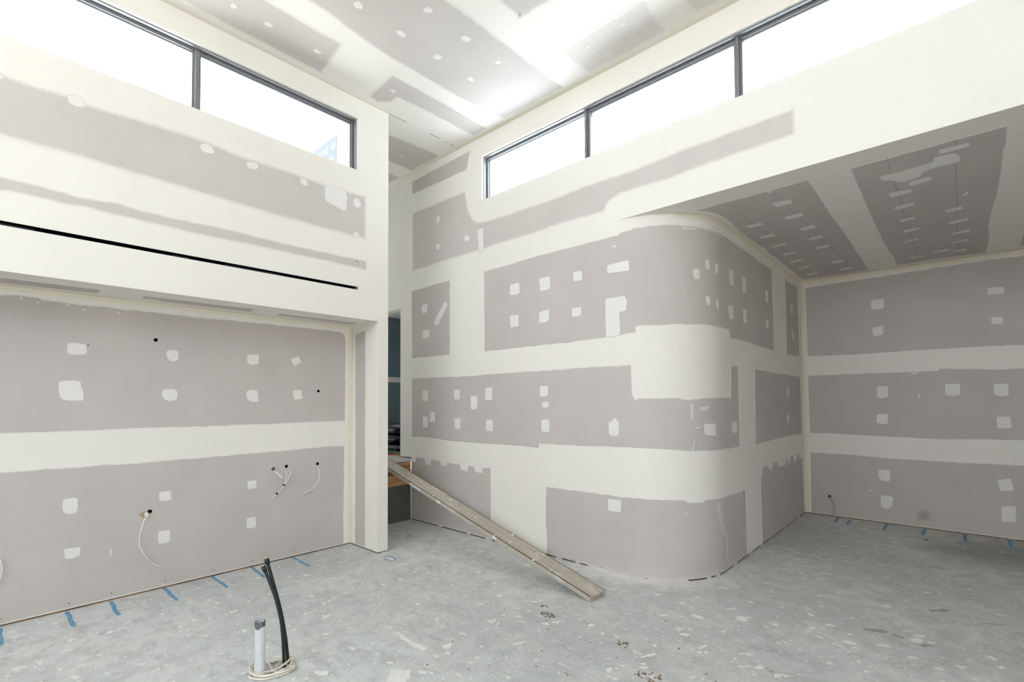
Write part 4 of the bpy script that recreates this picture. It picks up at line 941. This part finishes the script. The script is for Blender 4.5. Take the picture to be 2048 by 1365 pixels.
for pts, nm, lb, r in ((POLY_1, 'water_pipe', 'shorter of the two black water pipes bowing up from the floor', .0088), (POLY_2, 'water_pipe', 'taller of the two black water pipes bowing up from the floor', .0092)):
    base = Vector(pts[0]); t = empty(nm, (base.x, base.y, 0), label=lb, category='pipe')
    p = [Vector(q) - t.location for q in pts]; p = [Vector((p[0].x, p[0].y, -.01))] + p[1:]
    s = spline(p, 6); tube('pipe_body', s, r, M['poly'], t, 12)
    d = (s[-1] - s[-3]).normalized()
    tube('end_fitting', [s[-1] - d * .028, s[-1] + d * .004], r * 1.42, M['poly'], t, 14)
    tube('end_plug', [s[-1] + d * .003, s[-1] + d * .012], r * .95, M['brass'], t, 12, label='small pale brass plug')

def to3(pts, z): return [Vector((x, y, z)) for x, y in pts]
cx, cy = -2.88, 1.14
coil = empty('coiled_cable', (cx, cy, 0), label='cream cable coiled on the floor round the foot of the pipes', category='cable')
A = to3(COIL_A, .014); B = to3(COIL_B, .010); Cc = to3(COIL_C, .007)
for i, v in enumerate(A): v.z = .012 + .016 * (1 if i in (0, 1, 2) else .35)
for i, v in enumerate(B): v.z = .009 + .012 * (1 if i < 3 else .3)
back = [Vector((v.x * .5 + w.x * .5, v.y * .5 + w.y * .5, .012)) for v, w in zip(A[8:12], A[9:13])]
def clear(pts):
    out = []
    for v in pts:
        w = v.copy()
        for (qx, qy, r) in ((bx, by, RP + .003 + .008), (POLY_1[0][0], POLY_1[0][1], .0175), (POLY_2[0][0], POLY_2[0][1], .0175)):
            d = Vector((w.x - qx, w.y - qy))
            if d.length < r:
                d = d.normalized() * r if d.length > 1e-5 else Vector((r, 0)); w.x, w.y = qx + d.x, qy + d.y
        out.append(w - coil.location)
    return out
path = A + [A[0] + Vector((.012, .006, -.004))] + B[1:-1] + [Vector((-2.935, 1.19, .016)), Vector((-2.86, 1.235, .013)), Vector((-2.79, 1.225, .012))] + Cc[:-1] + [Vector((-2.975, 1.105, .008))]
tube('cable', clear(spline(path, 7)), .0062, M['coil'], coil, 8)
p2 = to3(COIL_C[1:], .018)
loop = [Vector((-2.795, 1.19, .020))] + [v + Vector((.004, .004, .004)) for v in p2] + [Vector((-2.965, 1.10, .018)), Vector((-2.91, 1.165, .02))]
tube('cable', clear(spline(loop, 7)), .0058, M['coil'], coil, 8)
for q in (COIL_D, COIL_E): tube('cable_tail', clear(spline(to3(q, .020), 5)), .0052, M['coil'], coil, 8)

# ------------------------------------------------------------------ cables hanging from the alcove wall
def wall_path(pts, plane, d0, d1):
    n = len(pts); return [Vector(MAP[plane](u, v, d0 + (d1 - d0) * math.sin(PI * min(1, i / (n - 1) * 1.1)) )) for i, (u, v) in enumerate(pts)]
def wall_cable(name, plane, pts, r, label, d0=-.03, d1=.03):
    w = wall_path(pts, plane, .004, d1); w[0] = Vector(MAP[plane](*pts[0], d0)); t = empty(name, MAP[plane](*pts[0], 0), label=label, category='cable')
    tube('sheath', [v - t.location for v in spline(w, 6)], r, M['cable'], t, 8)
    return t, w
t, w = wall_cable('power_cable', 'A', CAB1, .0056, 'white cable curving down from the torn hole low in the alcove wall', d1=.06)
def local_plate(name, poly, plane, material, t, **kw):
    o = plate(name, poly, plane, material, None, **kw); o.data.transform(Matrix.Translation(-t.location)); o.parent = t; return o
local_plate('torn_paper', TORN, 'A', M['torn'], t, front=.004, depth=.003, label='brown torn flap of board paper')
local_plate('grommet', WHITEBIT, 'A', M['cable'], t, front=.012, depth=.012)
st = empty('conduit_stub', MAP['A'](*STUB[0], 0), label='short straight white conduit stub poking from the alcove wall', category='conduit')
a, b = Vector(MAP['A'](*STUB[0], -.03)), Vector(MAP['A'](*STUB[1], .035))
tube('stub_body', [a - st.location, (a + b) / 2 - st.location, b - st.location], .0085, M['cable'], st, 12)
tube('stub_mouth', [b - st.location - (b - a).normalized() * .002, b - st.location + (b - a).normalized() * .001], .0062, M['pvc'], st, 12)
pr_ = empty('cable_pair', MAP['A'](*PAIR_A[0], 0), label='pair of white cables clipped together with two black ties on the alcove wall', category='cable')
for q in (PAIR_A, PAIR_B):
    w = wall_path(q, 'A', .006, .03); w[0] = Vector(MAP['A'](*q[0], -.03))
    tube('cable_strand', [v - pr_.location for v in spline(w, 5)], .0048, M['cable'], pr_, 8)
for i in (3, 5):
    u, v = PAIR_A[i]; c = wall_path(PAIR_A, 'A', .006, .03)[i]
    k = Vector(MAP['A'](PAIR_A[i + 1][0], PAIR_A[i + 1][1], 0)) - Vector(MAP['A'](u, v, 0)); k.normalize()
    tube('cable_tie', [c - k * .008 - pr_.location, c + k * .008 - pr_.location], .0105, M['poly'], pr_, 10, label='black cable tie')
sg, w = wall_cable('data_cable', 'A', SINGLE, .0048, 'single white cable with a yellow tie hanging nearest the alcove corner', d1=.03)
w2 = wall_path(SINGLE_B, 'A', .02, .024)
tube('split_end', [v - sg.location for v in spline(w2, 4)], .0026, M['cable'], sg, 6)
u, v = SINGLE[4]; c = wall_path(SINGLE, 'A', .004, .03)[4]; k = (wall_path(SINGLE, 'A', .004, .03)[5] - c).normalized()
tube('cable_tie', [c - k * .004 - sg.location, c + k * .004 - sg.location], .0072, M['tie'], sg, 10, label='yellow cable tie')
wall_cable('power_cable', 'A', LEFT_C, .0056, 'white cable looping out at the left edge of the photo, low on the alcove wall', d1=.03)
kc = empty('aerial_cable', MAP['K'](-1.247, .251, 0), label='thin grey cable drooping from a hole in the back wall to the floor', category='cable')
w = [Vector(MAP['K'](-1.247, .251, -.03))] + [Vector(MAP['K'](u, v, d)) for (u, v), d in zip(CAB_K, (.012, .03, .045, .05))] + [Vector((-1.229, YK - .062, .006)), Vector((-1.262, YK - .19, .006))]
M['greycable'] = plain('grey_cable_sheath', (0.46, 0.45, 0.43), 0.5)
tube('sheath', [v - kc.location for v in spline(w, 6)], .0055, M['greycable'], kc, 8)
rw = empty('sensor_wire', MAP['U'](*WIRE_U[0], 0), label='tiny red and white wire tails poking from the upper left wall', category='wire')
for i, (mm, q) in enumerate(((M['redwire'], WIRE_U[:3]), (M['cable'], WIRE_U[1:]))):
    w = [Vector(MAP['U'](u, v, d)) for (u, v), d in zip(q, (-.01, .02, .03))]
    tube('wire_tail', [v - rw.location for v in spline(w, 5)], .003, mm, rw, 6)

# ------------------------------------------------------------------ what lies beyond the doorway
def crumpled(name, c, size, amp, seed, material, label, cat, group=None, parts=()):
    t = empty(name, (c[0], c[1], c[2]), label=label, category=cat)
    if group: t['group'] = group
    bm = bmesh.new(); bmesh.ops.create_icosphere(bm, subdivisions=5, radius=1.0)
    for v in bm.verts:
        p = v.co.copy()
        q = Vector((math.copysign(abs(p.x) ** .55, p.x), math.copysign(abs(p.y) ** .55, p.y), math.copysign(abs(p.z) ** .6, p.z)))
        n1 = noise.turbulence(p * 2.2 + Vector((seed, 0, 0)), 4, False) ; n2 = noise.ridged_multi_fractal(p * 3.0 + Vector((0, seed, 0)), 1.0, 2.0, 4, 1.0, 2.0)
        v.co = Vector((q.x * size[0], q.y * size[1], (q.z + 1) * size[2])) * (1 + amp * (n1 - .5)) + p * amp * .05 * (n2 - 1)
        if v.co.z < 0.001: v.co.z = 0.001
    bm_obj('film', bm, material, t, smooth=True)
    return t
px_, py_ = -6.0, 4.25
zf = .768
crumpled('folded_sheet', (px_, py_, zf + .035), (.50, .36, .045), .14, 3.1, M['bag'], 'lowest black plastic sheet of the heap beyond the doorway', 'plastic sheet')
crumpled('folded_sheet', (px_ - .05, py_ + .03, zf + .155), (.48, .35, .05), .16, 7.7, M['bag'], 'middle black plastic sheet of the heap beyond the doorway', 'plastic sheet')
crumpled('plastic_bag', (px_ - .06, py_ + .02, zf + .275), (.44, .33, .06), .2, 5.2, M['bag'], 'crumpled black plastic bag on top of the heap beyond the doorway', 'bag')
tag = box('plastic_offcut', (px_ - .45, py_ - .40, zf + .028), (px_ + .50, py_ + .3, zf + .036), M['green'], bevel=.002, label='flat green plastic offcut under the black heap beyond the doorway', cat='offcut')
cord = [(px_ + .5 - .12 * i, py_ - .42 + .05 * math.sin(i * 2.2) - .02 * i, zf + .012 + .004 * (i % 2)) for i in range(9)]
tube('extension_cord', [Vector(q) for q in spline(cord, 5)], .009, M['orange'], None, 8, label='orange red cord on the landing in front of the black heap', cat='cord')

# ------------------------------------------------------------------ banner on the wrapped wall outside the left clerestory
SX1, SX0, SZ1, SZ0 = -4.998, -5.85, 4.449, 4.02
banner = empty('wall_banner', (SX1, 2.625, SZ0), label='pale blue banner with white lettering outside the left clerestory window', category='banner')
bm = bmesh.new(); add_box(bm, (SX0 - SX1, -.006, 0), (0, 0.0, SZ1 - SZ0)); bm_obj('banner_sheet', bm, M['sign'], banner)
def words(txt, x, z, size, parent):
    cu = bpy.data.curves.new('lettering', 'FONT'); cu.body = txt; cu.size = size; cu.align_x = 'RIGHT'; cu.extrude = .001; cu.space_character = 1.3
    tmp = bpy.data.objects.new('lettering_source', cu); COL.objects.link(tmp); bpy.context.view_layer.update()
    me = bpy.data.meshes.new_from_object(tmp.evaluated_get(bpy.context.evaluated_depsgraph_get()))
    bpy.data.objects.remove(tmp)
    me.transform(Matrix.Translation((x, -.008, z)) @ Matrix.Rotation(PI / 2, 4, 'X'))
    me.materials.clear(); link('lettering', me, M['white'], parent, kind='stuff')
words('MITRE 10', -.03, .285, .088, banner)
words('MITRE 10', -.055, .15, .088, banner)
